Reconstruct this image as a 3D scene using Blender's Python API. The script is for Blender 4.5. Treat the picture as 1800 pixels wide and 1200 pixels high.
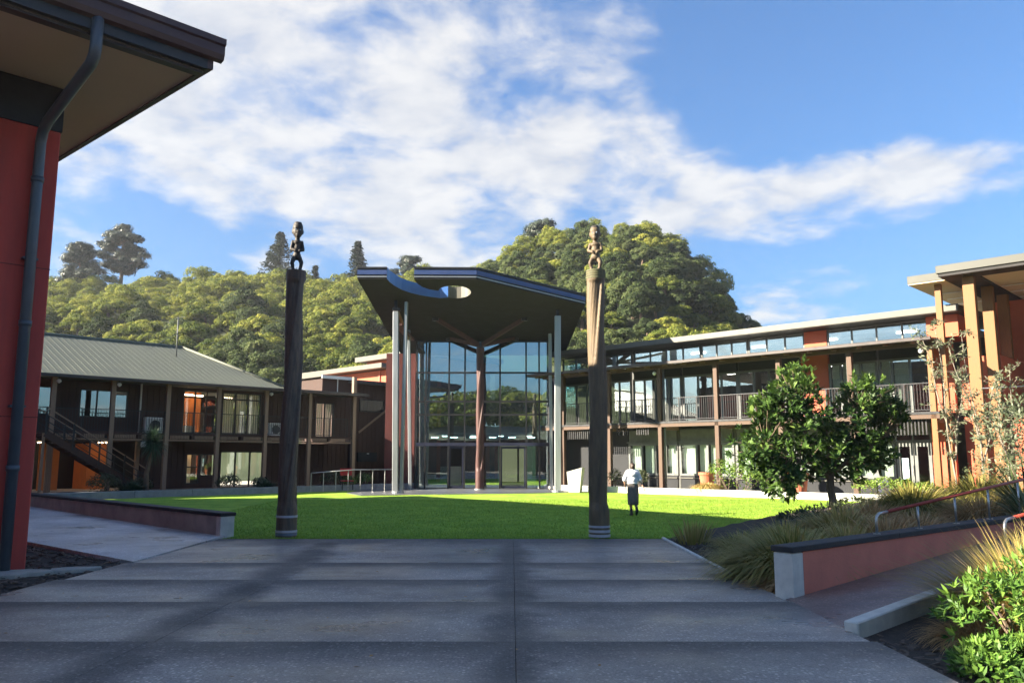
import bpy, bmesh, math, random
import numpy as np
from mathutils import Vector, Matrix, noise
RAD = math.radians
rnd = random.Random(11)
nr = np.random.default_rng(5)
for o in list(bpy.data.objects): bpy.data.objects.remove(o)
sc = bpy.context.scene
COL = sc.collection

# ------------------------------------------------------------------ camera, sky, sun, exposure
cam = bpy.data.cameras.new('camera'); camo = bpy.data.objects.new('camera', cam); COL.objects.link(camo)
cam.sensor_width = 36; cam.lens = 1430 / 1800 * 36; cam.clip_end = 6000; cam.clip_start = .05
camo.location = (0, 0, 1.75); camo.rotation_euler = (RAD(90) + math.atan(205 / 1430), 0, 0)
sc.camera = camo
SUN_TRAVEL = Vector((2.16, .46, -1.0)).normalized()
sl = bpy.data.lights.new('sun', 'SUN'); so = bpy.data.objects.new('sun', sl); COL.objects.link(so)
sl.energy = 2.0; sl.angle = RAD(.5); sl.color = (1, .89, .72)
so.rotation_euler = SUN_TRAVEL.to_track_quat('-Z', 'Y').to_euler(); so.location = (-40, -5, 40)
EL = math.asin(-SUN_TRAVEL.z); AZ = math.atan2(-SUN_TRAVEL.x, -SUN_TRAVEL.y)
sc.view_settings.view_transform = 'Standard'; sc.view_settings.look = 'None'
sc.view_settings.gamma = 1; sc.view_settings.use_curve_mapping = False
sc.view_settings.exposure = 3.72

def N(nt, t, **kw):
    n = nt.nodes.new(t)
    for k, v in kw.items():
        if k == 'i':
            for a, b in v.items(): n.inputs[a].default_value = b
        else: setattr(n, k, v)
    return n
def math_(nt, op, a, b=None, c=None, clamp=False):
    n = nt.nodes.new('ShaderNodeMath'); n.operation = op; n.use_clamp = clamp
    for i, x in enumerate((a, b, c)):
        if x is None: continue
        if isinstance(x, (int, float)): n.inputs[i].default_value = x
        else: nt.links.new(x, n.inputs[i])
    return n.outputs[0]

def make_world():
    w = bpy.data.worlds.new('World'); sc.world = w; w.use_nodes = True
    nt = w.node_tree; L = nt.links.new; nt.nodes.clear()
    out = N(nt, 'ShaderNodeOutputWorld'); bg = N(nt, 'ShaderNodeBackground', i={1: .066})
    sky = N(nt, 'ShaderNodeTexSky', sky_type='NISHITA', sun_disc=False, sun_elevation=EL, sun_rotation=AZ,
            air_density=1.0, dust_density=.6, ozone_density=2.2)
    tc = N(nt, 'ShaderNodeTexCoord'); sep = N(nt, 'ShaderNodeSeparateXYZ'); L(tc.outputs['Generated'], sep.inputs[0])
    x, y, z = sep.outputs
    zz = math_(nt, 'ADD', math_(nt, 'MAXIMUM', z, 0.0), .22)
    px = math_(nt, 'DIVIDE', x, zz); py = math_(nt, 'DIVIDE', y, zz)
    cb = N(nt, 'ShaderNodeCombineXYZ'); L(px, cb.inputs[0]); L(py, cb.inputs[1])
    n1 = N(nt, 'ShaderNodeTexNoise', i={'Scale': 2.9, 'Detail': 9, 'Roughness': .55, 'Distortion': .5}); L(cb.outputs[0], n1.inputs['Vector'])
    n2 = N(nt, 'ShaderNodeTexNoise', i={'Scale': 7.5, 'Detail': 8, 'Roughness': .62, 'Distortion': .2}); L(cb.outputs[0], n2.inputs['Vector'])
    # clouds: banks standing in certain directions of the sky (photo pixel, spread, weight)
    def d(u, v):
        f = 1430.; th = math.atan(205 / f); r = (u - 900) / f; t = (600 - v) / f
        q = Vector((r, math.cos(th) - t * math.sin(th), math.sin(th) + t * math.cos(th))); return q.normalized()
    banks = [(430, 40, .07, .32), (560, 80, .06, .28), (700, 60, .06, .28), (820, 40, .06, .24), (950, 60, .06, .26), (1070, 60, .05, .24), (1110, 120, .035, .18), (1200, 90, .04, .08), (330, 60, .07, .35), (740, 110, .04, .15),
             (400, 170, .05, .25), (300, 230, .05, .34), (330, 290, .04, .30), (420, 330, .035, .28), (420, 240, .05, .30), (510, 280, .045, .32), (600, 230, .05, .30), (530, 350, .025, .25),
             (690, 270, .05, .30), (780, 240, .05, .30), (870, 250, .05, .30), (960, 220, .045, .32), (1050, 230, .045, .30), (1000, 290, .04, .22), (1120, 210, .025, .22),
             (800, 350, .05, .34), (760, 400, .04, .30), (890, 380, .04, .28), (650, 395, .028, .34), (800, 430, .03, .25), (960, 390, .03, .20),
             (1150, 320, .045, .34), (1180, 385, .035, .34), (1250, 345, .04, .28), (1310, 330, .035, .28), (1290, 380, .022, .28), (1230, 290, .03, .16), (1380, 320, .03, .30), (1400, 365, .025, .26), (1480, 310, .035, .34), (1560, 325, .04, .36), (1640, 310, .035, .36), (1600, 285, .03, .26), (1720, 270, .03, .30), (1790, 265, .03, .30),
             (1430, 545, .05, .24), (1340, 530, .03, .20), (150, 270, .03, .38), (110, 440, .05, .30), (480, 470, .03, .18), (400, 385, .02, .20),
             (500, 150, .045, -.24), (620, 165, .05, -.34), (900, 165, .06, -.34), (300, 390, .06, -.20), (1500, 120, .13, -.40), (1250, 440, .05, -.1), (250, 470, .08, -.2), (1760, 60, .10, -.3), (1760, 430, .06, -.2), (1250, 210, .05, -.15), (690, 330, .03, -.12), (1600, 450, .08, -.20)]
    K_BANK = .62
    acc = None
    for (u, v, sg, wt) in banks:
        if v > 255 and wt > 0: wt *= 1.3
        dv = d(u, v)
        dp = N(nt, 'ShaderNodeVectorMath', operation='DOT_PRODUCT'); L(tc.outputs['Generated'], dp.inputs[0]); dp.inputs[1].default_value = dv
        e = math_(nt, 'MULTIPLY', math_(nt, 'SUBTRACT', dp.outputs['Value'], 1.0), 1 / (sg * sg))
        g = math_(nt, 'MULTIPLY', math_(nt, 'EXPONENT', e), wt * K_BANK)
        acc = g if acc is None else math_(nt, 'ADD', acc, g)
    acc = math_(nt, 'MINIMUM', acc, .40)
    dens = math_(nt, 'ADD', acc, math_(nt, 'MULTIPLY', n1.outputs[0], 1.15))
    dens = math_(nt, 'ADD', dens, math_(nt, 'MULTIPLY', n2.outputs[0], .72))
    mr = N(nt, 'ShaderNodeMapRange', interpolation_type='SMOOTHSTEP', i={1: .95, 2: 1.36}); L(dens, mr.inputs[0])
    alpha = math_(nt, 'MULTIPLY', mr.outputs[0], .84)
    cr = N(nt, 'ShaderNodeValToRGB'); L(n2.outputs[0], cr.inputs[0])
    cr.color_ramp.elements[0].position = .32; cr.color_ramp.elements[0].color = (.80, .83, .89, 1)
    cr.color_ramp.elements[1].position = .62; cr.color_ramp.elements[1].color = (1.14, 1.12, 1.08, 1)
    # nishita a little deeper blue overhead, paler at the horizon
    mix = N(nt, 'ShaderNodeMix', data_type='RGBA'); 
    hz = math_(nt, 'SUBTRACT', 1.0, math_(nt, 'MULTIPLY', math_(nt, 'EXPONENT', math_(nt, 'MULTIPLY', math_(nt, 'ABSOLUTE', z), -5.0)), .56))
    tint = N(nt, 'ShaderNodeMix', data_type='RGBA', blend_type='MULTIPLY', i={0: 1.0}); L(sky.outputs[0], tint.inputs[6]); tint.inputs[7].default_value = (.158, .228, .295, 1)
    dark = N(nt, 'ShaderNodeVectorMath', operation='SCALE'); L(tint.outputs[2], dark.inputs[0]); L(hz, dark.inputs['Scale'])
    L(alpha, mix.inputs[0]); L(dark.outputs[0], mix.inputs[6]); L(cr.outputs[0], mix.inputs[7])
    L(mix.outputs[2], bg.inputs[0]); L(bg.outputs[0], out.inputs[0])
make_world()

# ------------------------------------------------------------------ materials
MATS = {}
def mat(name, col, col2=None, rough=.7, metal=0., scale=4., var=.18, bump=0., bscale=30., stretch=(1, 1, 1), spec=.4, detail=5, coat=0):
    m = bpy.data.materials.new(name); m.use_nodes = True; nt = m.node_tree; L = nt.links.new
    b = nt.nodes['Principled BSDF']
    tc = N(nt, 'ShaderNodeTexCoord'); mp = N(nt, 'ShaderNodeMapping'); mp.inputs['Scale'].default_value = stretch
    L(tc.outputs['Object'], mp.inputs[0])
    n = N(nt, 'ShaderNodeTexNoise', i={'Scale': scale, 'Detail': detail, 'Roughness': .6}); L(mp.outputs[0], n.inputs['Vector'])
    r = N(nt, 'ShaderNodeValToRGB'); L(n.outputs[0], r.inputs[0])
    c2 = col2 or tuple(c * (1 - 2 * var) for c in col)
    r.color_ramp.elements[0].position = .3; r.color_ramp.elements[1].position = .72
    r.color_ramp.elements[0].color = (*c2, 1); r.color_ramp.elements[1].color = (*col, 1)
    L(r.outputs[0], b.inputs['Base Color'])
    b.inputs['Roughness'].default_value = rough; b.inputs['Metallic'].default_value = metal
    b.inputs['Specular IOR Level'].default_value = spec; b.inputs['Coat Weight'].default_value = coat
    rr = N(nt, 'ShaderNodeMapRange', i={1: .2, 2: .8, 3: max(.03, rough - .1), 4: min(1, rough + .12)}); L(n.outputs[0], rr.inputs[0]); L(rr.outputs[0], b.inputs['Roughness'])
    if bump:
        n2 = N(nt, 'ShaderNodeTexNoise', i={'Scale': bscale, 'Detail': 4}); L(mp.outputs[0], n2.inputs['Vector'])
        bp = N(nt, 'ShaderNodeBump', i={'Strength': bump, 'Distance': .02}); L(n2.outputs[0], bp.inputs['Height']); L(bp.outputs[0], b.inputs['Normal'])
    MATS[name] = m
    return m
def leafmat(name, cols, rough=.5, trans=.22, objvar=.12, spec=.35):
    m = bpy.data.materials.new(name); m.use_nodes = True; nt = m.node_tree; L = nt.links.new
    b = nt.nodes['Principled BSDF']; out = nt.nodes['Material Output']
    at = N(nt, 'ShaderNodeAttribute', attribute_name='tone')
    oi = N(nt, 'ShaderNodeObjectInfo')
    t = math_(nt, 'ADD', at.outputs['Fac'], math_(nt, 'MULTIPLY', math_(nt, 'SUBTRACT', oi.outputs['Random'], .5), objvar * 3), clamp=True)
    r = N(nt, 'ShaderNodeValToRGB'); L(t, r.inputs[0])
    while len(r.color_ramp.elements) < len(cols): r.color_ramp.elements.new(.5)
    for i, c in enumerate(cols):
        r.color_ramp.elements[i].position = i / (len(cols) - 1); r.color_ramp.elements[i].color = (*c, 1)
    hs = N(nt, 'ShaderNodeHueSaturation'); L(r.outputs[0], hs.inputs['Color'])
    L(math_(nt, 'ADD', math_(nt, 'MULTIPLY', oi.outputs['Random'], objvar * 1.6), 1 - objvar * .8), hs.inputs['Value'])
    L(hs.outputs[0], b.inputs['Base Color']); b.inputs['Roughness'].default_value = rough; b.inputs['Specular IOR Level'].default_value = spec
    tr = N(nt, 'ShaderNodeBsdfTranslucent'); L(hs.outputs[0], tr.inputs[0])
    mx = N(nt, 'ShaderNodeMixShader', i={0: trans}); L(b.outputs[0], mx.inputs[1]); L(tr.outputs[0], mx.inputs[2]); L(mx.outputs[0], out.inputs[0])
    MATS[name] = m
    return m
def glassmat(name, tint, refl=.3, rough=.0, fres=.5):
    m = bpy.data.materials.new(name); m.use_nodes = True; nt = m.node_tree; L = nt.links.new
    nt.nodes.remove(nt.nodes['Principled BSDF']); out = nt.nodes['Material Output']
    t = N(nt, 'ShaderNodeBsdfTransparent'); t.inputs[0].default_value = (*tint, 1)
    g = N(nt, 'ShaderNodeBsdfGlossy'); g.inputs['Roughness'].default_value = rough; g.inputs[0].default_value = (.92, .97, .98, 1)
    lw = N(nt, 'ShaderNodeLayerWeight', i={0: .35})
    f = math_(nt, 'ADD', math_(nt, 'MULTIPLY', lw.outputs['Fresnel'], fres), refl, clamp=True)
    tc = N(nt, 'ShaderNodeTexCoord'); n = N(nt, 'ShaderNodeTexNoise', i={'Scale': .9, 'Detail': 2}); L(tc.outputs['Object'], n.inputs['Vector'])
    bp = N(nt, 'ShaderNodeBump', i={'Strength': .05, 'Distance': .02}); L(n.outputs[0], bp.inputs['Height']); L(bp.outputs[0], g.inputs['Normal'])
    mx = N(nt, 'ShaderNodeMixShader'); L(f, mx.inputs[0]); L(t.outputs[0], mx.inputs[1]); L(g.outputs[0], mx.inputs[2]); L(mx.outputs[0], out.inputs[0])
    MATS[name] = m
    return m

M = MATS
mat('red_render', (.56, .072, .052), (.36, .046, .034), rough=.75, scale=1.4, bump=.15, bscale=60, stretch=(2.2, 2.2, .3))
mat('red_shade_joint', (.11, .022, .018), rough=.7, scale=1)  # red for panel joints, and for a side wall with shade in its colour
mat('coral_render', (.52, .13, .065), (.44, .10, .05), rough=.8, scale=1.2, bump=.12, bscale=50)
mat('coral_wall', (.70, .225, .15), (.54, .165, .11), rough=.85, scale=2.3, bump=.3, bscale=45)
mat('brown_clad', (.070, .036, .026), (.046, .024, .018), rough=.75, scale=5, stretch=(3, 3, .25))
mat('dark_frame', (.030, .028, .028), rough=.45, scale=5)
mat('grey_frame', (.16, .17, .16), rough=.5, scale=4)
mat('steel_dark', (.022, .022, .024), rough=.4, scale=6)
mat('timber', (.25, .115, .036), (.17, .076, .024), rough=.6, scale=4, stretch=(9, 9, .5), bump=.1)
mat('timber_brown', (.105, .060, .036), (.07, .042, .028), rough=.65, scale=4, stretch=(9, 9, .5))
mat('timber_dim', (.30, .20, .13), (.20, .135, .09), rough=.65, scale=4, stretch=(9, 9, .5))
mat('roof_metal', (.135, .145, .105), (.10, .108, .08), rough=.6, scale=.8, stretch=(1, 1, 1))
mat('gutter_brown', (.050, .036, .032), rough=.4, scale=3)
mat('fascia_maroon', (.075, .035, .032), (.055, .026, .026), rough=.45, scale=3)
mat('soffit_tan', (.55, .41, .29), (.50, .37, .26), rough=.8, scale=.8)
mat('soffit_cream', (.62, .50, .33), (.56, .45, .29), rough=.8, scale=1)
mat('soffit_dark', (.024, .021, .020), rough=.7, scale=2)
mat('soffit_bronze', (.11, .075, .055), rough=.5, scale=2)
mat('pale_metal', (.125, .12, .095), (.105, .10, .08), rough=.5, scale=2)
mat('fascia_grey', (.07, .07, .056), (.058, .058, .046), rough=.5, scale=2)
mat('silver', (.34, .36, .37), (.27, .285, .295), rough=.4, metal=.4, scale=2, stretch=(4, 4, .3))
mat('blue_metal', (.055, .085, .20), (.045, .07, .165), rough=.35, metal=.2, scale=2)
mat('koru_sky_tint', (.06, .16, .42), (.05, .13, .36), rough=.35, scale=2)  # slot edge blue: the sky's reflection is put into this colour
mat('white_paint', (.75, .74, .70), rough=.6, scale=4, var=.06)
mat('pipe_grey', (.075, .09, .105), (.06, .072, .086), rough=.35, scale=3, spec=.5)
mat('concrete', (.70, .65, .57), (.50, .47, .42), rough=.85, scale=5, bump=.25, bscale=60)
mat('concrete_pale', (.62, .60, .55), (.45, .44, .41), rough=.85, scale=3, bump=.2, bscale=40)
mat('concrete_blue', (.30, .31, .33), (.20, .21, .22), rough=.85, scale=3, bump=.2)
mat('coping_dark', (.035, .033, .032), (.022, .021, .02), rough=.7, scale=8, bump=.3, bscale=60)
mat('low_wall', (.50, .44, .38), (.30, .265, .23), rough=.85, scale=2.2, bump=.3, bscale=50)
mat('mulch', (.070, .052, .042), (.022, .017, .015), rough=.95, scale=16, bump=1, bscale=60)
mat('mulch_chip', (.15, .11, .085), (.055, .04, .033), rough=.9, scale=9)
mat('stone_slab', (.40, .37, .32), (.26, .25, .22), rough=.85, scale=5, bump=.4)
mat('soil_ground', (.10, .095, .08), rough=.95, scale=.4)
mat('hill_ground', (.055, .07, .03), (.03, .04, .018), rough=.95, scale=.1)
mat('plaza', (.13, .135, .145), (.09, .095, .105), rough=.35, scale=2)
mat('bark', (.22, .16, .11), (.11, .08, .055), rough=.9, scale=8, stretch=(3, 3, .6), bump=.6)
mat('bark_pale', (.30, .26, .20), (.18, .15, .115), rough=.85, scale=8, bump=.4)
mat('terracotta', (.45, .15, .075), (.36, .115, .06), rough=.75, scale=5)
mat('blind', (.72, .80, .66), (.62, .70, .57), rough=.8, scale=1.5)
mat('blind_warm', (.84, .76, .55), (.76, .68, .48), rough=.8, scale=1)
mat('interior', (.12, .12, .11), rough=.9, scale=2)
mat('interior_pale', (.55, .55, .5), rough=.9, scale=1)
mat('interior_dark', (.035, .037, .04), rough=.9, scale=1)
mat('orange_wall', (.62, .20, .055), (.5, .16, .045), rough=.8, scale=2)
mat('skin', (.52, .31, .21), rough=.55, var=.05)
mat('hair', (.055, .035, .022), rough=.5, scale=30)
mat('cloth_white', (.78, .78, .80), (.70, .70, .73), rough=.85, scale=12, bump=.3, bscale=25)
mat('cloth_dark', (.19, .165, .14), (.11, .098, .088), rough=.9, scale=9, bump=.3, bscale=25)
mat('boot', (.018, .016, .015), rough=.4)
mat('rail_red', (.34, .055, .035), rough=.4, scale=6)
mat('stainless', (.50, .49, .47), rough=.32, metal=.85, scale=6)
mat('carve_dark', (.165, .115, .078), (.065, .046, .034), rough=.55, scale=5, stretch=(3, 3, .5), bump=.4, bscale=25)
mat('carve_tan', (.18, .125, .065), (.085, .06, .035), rough=.6, scale=4, stretch=(3, 3, .5), bump=.4, bscale=25)
mat('carve_red', (.095, .040, .034), (.055, .024, .02), rough=.5, scale=4, stretch=(3, 3, .5))
mat('carve_top', (.06, .048, .034), (.028, .022, .017), rough=.55, scale=14, bump=.6, bscale=40)
mat('moss_green', (.15, .15, .07), (.09, .09, .045), rough=.8, scale=14)
mat('shell', (.45, .55, .6), rough=.2, metal=.3)
mat('ring_white', (.50, .48, .50), (.38, .37, .39), rough=.6, scale=8)
mat('ring_blue', (.16, .19, .26), rough=.5, scale=8)
mat('appliance', (.82, .82, .78), rough=.5, var=.05)
mat('poster', (.72, .78, .78), (.35, .62, .66), rough=.5, scale=2.4, detail=0)
mat('bronze_leaf', (.42, .25, .09), rough=.6, scale=10)
mat('navy', (.018, .022, .05), rough=.5)
mat('chair_red', (.5, .03, .03), rough=.5)
mat('car_paint', (.55, .56, .58), rough=.25, coat=.5, var=.03)
mat('tyre', (.02, .02, .02), rough=.8)
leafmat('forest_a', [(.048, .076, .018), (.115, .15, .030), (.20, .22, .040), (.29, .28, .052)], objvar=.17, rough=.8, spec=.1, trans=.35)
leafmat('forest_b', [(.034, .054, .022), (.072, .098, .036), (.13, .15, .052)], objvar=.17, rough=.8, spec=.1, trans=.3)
leafmat('pine', [(.020, .032, .022), (.040, .056, .034), (.065, .08, .045)], objvar=.05, trans=.1)
leafmat('big_leaf', [(.020, .046, .012), (.048, .098, .020), (.11, .185, .034), (.25, .34, .075)], rough=.5, spec=.25, trans=.28, objvar=0)
leafmat('olive_leaf', [(.05, .07, .035), (.12, .14, .075), (.24, .25, .15)], rough=.5, objvar=0)
leafmat('hedge_leaf', [(.035, .075, .012), (.10, .17, .02), (.22, .30, .045)], objvar=0)
leafmat('shrub_leaf', [(.024, .065, .012), (.075, .16, .024), (.15, .26, .04), (.26, .36, .07)], rough=.5, spec=.3, objvar=0)
leafmat('tussock', [(.12, .13, .026), (.27, .25, .06), (.42, .32, .10), (.55, .38, .16)], rough=.6, trans=.25, objvar=0)
leafmat('tussock_rust', [(.22, .13, .05), (.42, .25, .10), (.56, .36, .17)], rough=.6, trans=.25, objvar=0)
leafmat('flax_leaf', [(.03, .05, .018), (.07, .10, .035), (.15, .17, .075), (.25, .24, .13)], rough=.4, objvar=0)
leafmat('cabbage_leaf', [(.022, .05, .026), (.055, .095, .05), (.11, .16, .085)], rough=.4, objvar=0)
leafmat('dark_shrub', [(.026, .034, .016), (.06, .074, .034), (.11, .13, .055)], objvar=.1)
leafmat('grass_blade', [(.15, .27, .032), (.26, .40, .046), (.42, .52, .075)], rough=.5, trans=.4, objvar=0)
glassmat('glass', (.90, .93, .92), refl=.05, fres=.3)
glassmat('glass_clear', (.95, .96, .955), refl=.03, fres=.3)
glassmat('glass_teal', (.55, .74, .76), refl=.33, fres=.3)
glassmat('glass_sky', (.85, .88, .87), refl=.19, fres=.3)

# ------------------------------------------------------------------ mesh helpers
def lampmat(name, col, strength):
    m = bpy.data.materials.new(name); m.use_nodes = True; nt = m.node_tree; nt.nodes.clear()
    e = N(nt, 'ShaderNodeEmission'); e.inputs[0].default_value = (*col, 1); e.inputs[1].default_value = strength
    o = N(nt, 'ShaderNodeOutputMaterial'); nt.links.new(e.outputs[0], o.inputs[0]); MATS[name] = m
lampmat('lamp_warm', (1, .72, .42), 1.6); lampmat('lamp_white', (1, .93, .82), .9)
class MB:
    def __init__(s): s.v = []; s.f = []
    def add(s, vs, fs):
        n = len(s.v); s.v += [tuple(p) for p in vs]; s.f += [tuple(i + n for i in f) for f in fs]; return s
    def box(s, x0, x1, y0, y1, z0, z1):
        return s.add([(x0, y0, z0), (x1, y0, z0), (x1, y1, z0), (x0, y1, z0), (x0, y0, z1), (x1, y0, z1), (x1, y1, z1), (x0, y1, z1)],
                     [(3, 2, 1, 0), (4, 5, 6, 7), (0, 1, 5, 4), (1, 2, 6, 5), (2, 3, 7, 6), (3, 0, 4, 7)])
    def bar(s, p, q, w, h=None, up=(0, 0, 1)):
        p = Vector(p); q = Vector(q); h = h or w; d = (q - p).normalized(); up = Vector(up)
        if abs(d.dot(up)) > .98: up = Vector((0, 1, 0))
        a = d.cross(up).normalized(); b = a.cross(d).normalized(); a *= w / 2; b *= h / 2
        return s.add([p - a - b, p + a - b, p + a + b, p - a + b, q - a - b, q + a - b, q + a + b, q - a + b],
                     [(0, 1, 2, 3), (7, 6, 5, 4), (0, 4, 5, 1), (1, 5, 6, 2), (2, 6, 7, 3), (3, 7, 4, 0)])
    def tube(s, pts, r, n=10, cap=True):
        pts = [Vector(p) for p in pts]; k = len(pts)
        if not hasattr(r, '__len__'): r = [r] * k
        ref = None; base = len(s.v)
        for i, p in enumerate(pts):
            d = ((pts[min(i + 1, k - 1)] - pts[max(i - 1, 0)])).normalized()
            if ref is None:
                ref = d.cross(Vector((0, 0, 1)) if abs(d.z) < .9 else Vector((1, 0, 0))).normalized()
            a = (ref - d * ref.dot(d)).normalized(); ref = a; b = d.cross(a)
            for j in range(n):
                t = 2 * math.pi * j / n; s.v.append(tuple(p + a * (math.cos(t) * r[i]) + b * (math.sin(t) * r[i])))
        for i in range(k - 1):
            for j in range(n):
                j2 = (j + 1) % n
                s.f.append((base + i * n + j, base + i * n + j2, base + (i + 1) * n + j2, base + (i + 1) * n + j))
        if cap:
            s.f.append(tuple(base + j for j in reversed(range(n)))); s.f.append(tuple(base + (k - 1) * n + j for j in range(n)))
        return s
    def prism(s, poly, z0, z1):
        g0 = z0 if callable(z0) else (lambda x, y: z0); g1 = z1 if callable(z1) else (lambda x, y: z1)
        n = len(poly)
        vs = [(x, y, g0(x, y)) for x, y in poly] + [(x, y, g1(x, y)) for x, y in poly]
        fs = [tuple(reversed(range(n))), tuple(range(n, 2 * n))] + [(i, (i + 1) % n, n + (i + 1) % n, n + i) for i in range(n)]
        return s.add(vs, fs)
    def quad(s, *p): return s.add(p, [tuple(range(len(p)))])
    def mesh(s, name, m, smooth=False, bevel=0):
        me = bpy.data.meshes.new(name); me.from_pydata(s.v, [], s.f)
        if bevel:
            bm = bmesh.new(); bm.from_mesh(me)
            bmesh.ops.bevel(bm, geom=[e for e in bm.edges if len(e.link_faces) == 2 and e.calc_face_angle(0) > .5], offset=bevel, segments=1, affect='EDGES', clamp_overlap=True)
            bm.to_mesh(me); bm.free()
        me.validate()
        if m is not None: me.materials.append(M[m] if isinstance(m, str) else m)
        if smooth: me.shade_smooth()
        return me
    def build(s, name, m, parent=None, smooth=False, bevel=0, loc=None, kind=None):
        return put(name, s.mesh(name, m, smooth, bevel), parent, loc, kind)
def put(name, me, parent=None, loc=None, kind=None, rot=None, scale=None):
    o = bpy.data.objects.new(name, me); COL.objects.link(o)
    if parent: o.parent = parent
    if loc is not None: o.location = loc
    if rot is not None: o.rotation_euler = rot
    if scale is not None: o.scale = scale
    if kind: o['kind'] = kind
    return o
def box(*a): return MB().box(*a)
def tag(o, label, cat, group=None):
    o['label'] = label; o['category'] = cat
    if group: o['group'] = group
    return o
def thing(name, label, cat, loc=(0, 0, 0), rotz=0, group=None):
    o = bpy.data.objects.new(name, None); COL.objects.link(o); o.location = loc; o.rotation_euler = (0, 0, rotz)
    o.empty_display_size = .3
    return tag(o, label, cat, group)
def copy_tree(o, parent=None, meshes=True):
    c = o.copy(); COL.objects.link(c); c.parent = parent
    for ch in [k for k in bpy.data.objects if k.parent == o]: copy_tree(ch, c)
    return c
class Leaf:
    """many small rhombic leaves, blades or clumps gathered into one mesh"""
    def __init__(s): s.q = []; s.t = []
    def quads(s, q, t): s.q.append(np.asarray(q, np.float32)); s.t.append(np.asarray(t, np.float32))
    def leaves(s, pos, nrm, ln, wd, tone, along=None, fold=0):
        n = len(pos); nrm = nrm / (np.linalg.norm(nrm, axis=1, keepdims=True) + 1e-9)
        a = along if along is not None else nr.normal(size=(n, 3))
        a = a - nrm * (a * nrm).sum(1, keepdims=True); a /= (np.linalg.norm(a, axis=1, keepdims=True) + 1e-9)
        b = np.cross(nrm, a); ln = np.broadcast_to(np.asarray(ln), (n,))[:, None]; wd = np.broadcast_to(np.asarray(wd), (n,))[:, None]
        p0 = pos; p2 = pos + a * ln; m = pos + a * ln * .5
        q = np.stack([p0, m + b * wd / 2 + nrm * wd * fold, p2, m - b * wd / 2 + nrm * wd * fold], 1)
        s.quads(q, tone)
    def blades(s, base, tip_dir, ln, wd, droop, tone, seg=4):
        """arching grass or flax blades: strips of quads"""
        n = len(base); d = tip_dir / np.linalg.norm(tip_dir, axis=1, keepdims=True)
        side = np.cross(d, np.array([[0, 0, 1.]])); side /= (np.linalg.norm(side, axis=1, keepdims=True) + 1e-6)
        P = []; 
        for k in range(seg + 1):
            t = k / seg
            c = base + d * (ln * t)[:, None]; c[:, 2] -= droop * ln * t * t
            w = wd * (1 - t) ** .7 if k < seg else wd * .04
            P.append((c - side * (w / 2)[:, None], c + side * (w / 2)[:, None]))
        for k in range(seg):
            s.quads(np.stack([P[k][0], P[k][1], P[k + 1][1], P[k + 1][0]], 1), tone)
    def mesh(s, name, m):
        q = np.concatenate(s.q); t = np.concatenate(s.t); n = len(q)
        me = bpy.data.meshes.new(name); me.vertices.add(n * 4); me.vertices.foreach_set('co', q.reshape(-1))
        me.loops.add(n * 4); me.loops.foreach_set('vertex_index', np.arange(n * 4, dtype=np.int32))
        me.polygons.add(n); me.polygons.foreach_set('loop_start', np.arange(0, n * 4, 4, dtype=np.int32))
        at = me.attributes.new('tone', 'FLOAT', 'FACE'); at.data.foreach_set('value', t)
        me.update(calc_edges=True); me.materials.append(M[m]); return me
def rdir(n):
    v = nr.normal(size=(n, 3)); return v / np.linalg.norm(v, axis=1, keepdims=True)
def fused(name, prims, voxel, m, smooth=2):
    """one continuous body from overlapping ellipsoids and tapered limbs"""
    bm = bmesh.new()
    for p in prims:
        if p[0] == 'e':
            mt = Matrix.Translation(p[1]) @ (Matrix.Rotation(p[3], 4, p[4]) if len(p) > 3 else Matrix()) @ Matrix.Diagonal((*p[2], 1))
            bmesh.ops.create_icosphere(bm, subdivisions=3, radius=1, matrix=mt)
        elif p[0] == 'b':
            mt = Matrix.Translation(p[1]) @ Matrix.Diagonal((*p[2], 1)); bmesh.ops.create_cube(bm, size=1, matrix=mt)
        else:
            a = Vector(p[1]); b = Vector(p[2]); d = b - a; ln = d.length
            rot = d.to_track_quat('Z', 'Y').to_matrix().to_4x4()
            bmesh.ops.create_cone(bm, cap_ends=True, segments=16, radius1=p[3], radius2=p[4], depth=ln, matrix=Matrix.Translation((a + b) / 2) @ rot)
            for c, r in ((a, p[3]), (b, p[4])): bmesh.ops.create_icosphere(bm, subdivisions=2, radius=r, matrix=Matrix.Translation(c))
    me = bpy.data.meshes.new(name); bm.to_mesh(me); bm.free()
    o = bpy.data.objects.new('temp', me); COL.objects.link(o)
    r = o.modifiers.new('r', 'REMESH'); r.mode = 'VOXEL'; r.voxel_size = voxel
    if smooth: q = o.modifiers.new('s', 'SMOOTH'); q.factor = .5; q.iterations = smooth
    dg = bpy.context.evaluated_depsgraph_get()
    out = bpy.data.meshes.new_from_object(o.evaluated_get(dg)); bpy.data.objects.remove(o); bpy.data.meshes.remove(me)
    out.name = name; out.materials.clear(); out.materials.append(M[m]); out.shade_smooth(); return out
def smooth01(t): t = max(0, min(1, t)); return t * t * (3 - 2 * t)
def lawn_z(x, y): return .15 * smooth01((y - 19) / 13)

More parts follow.
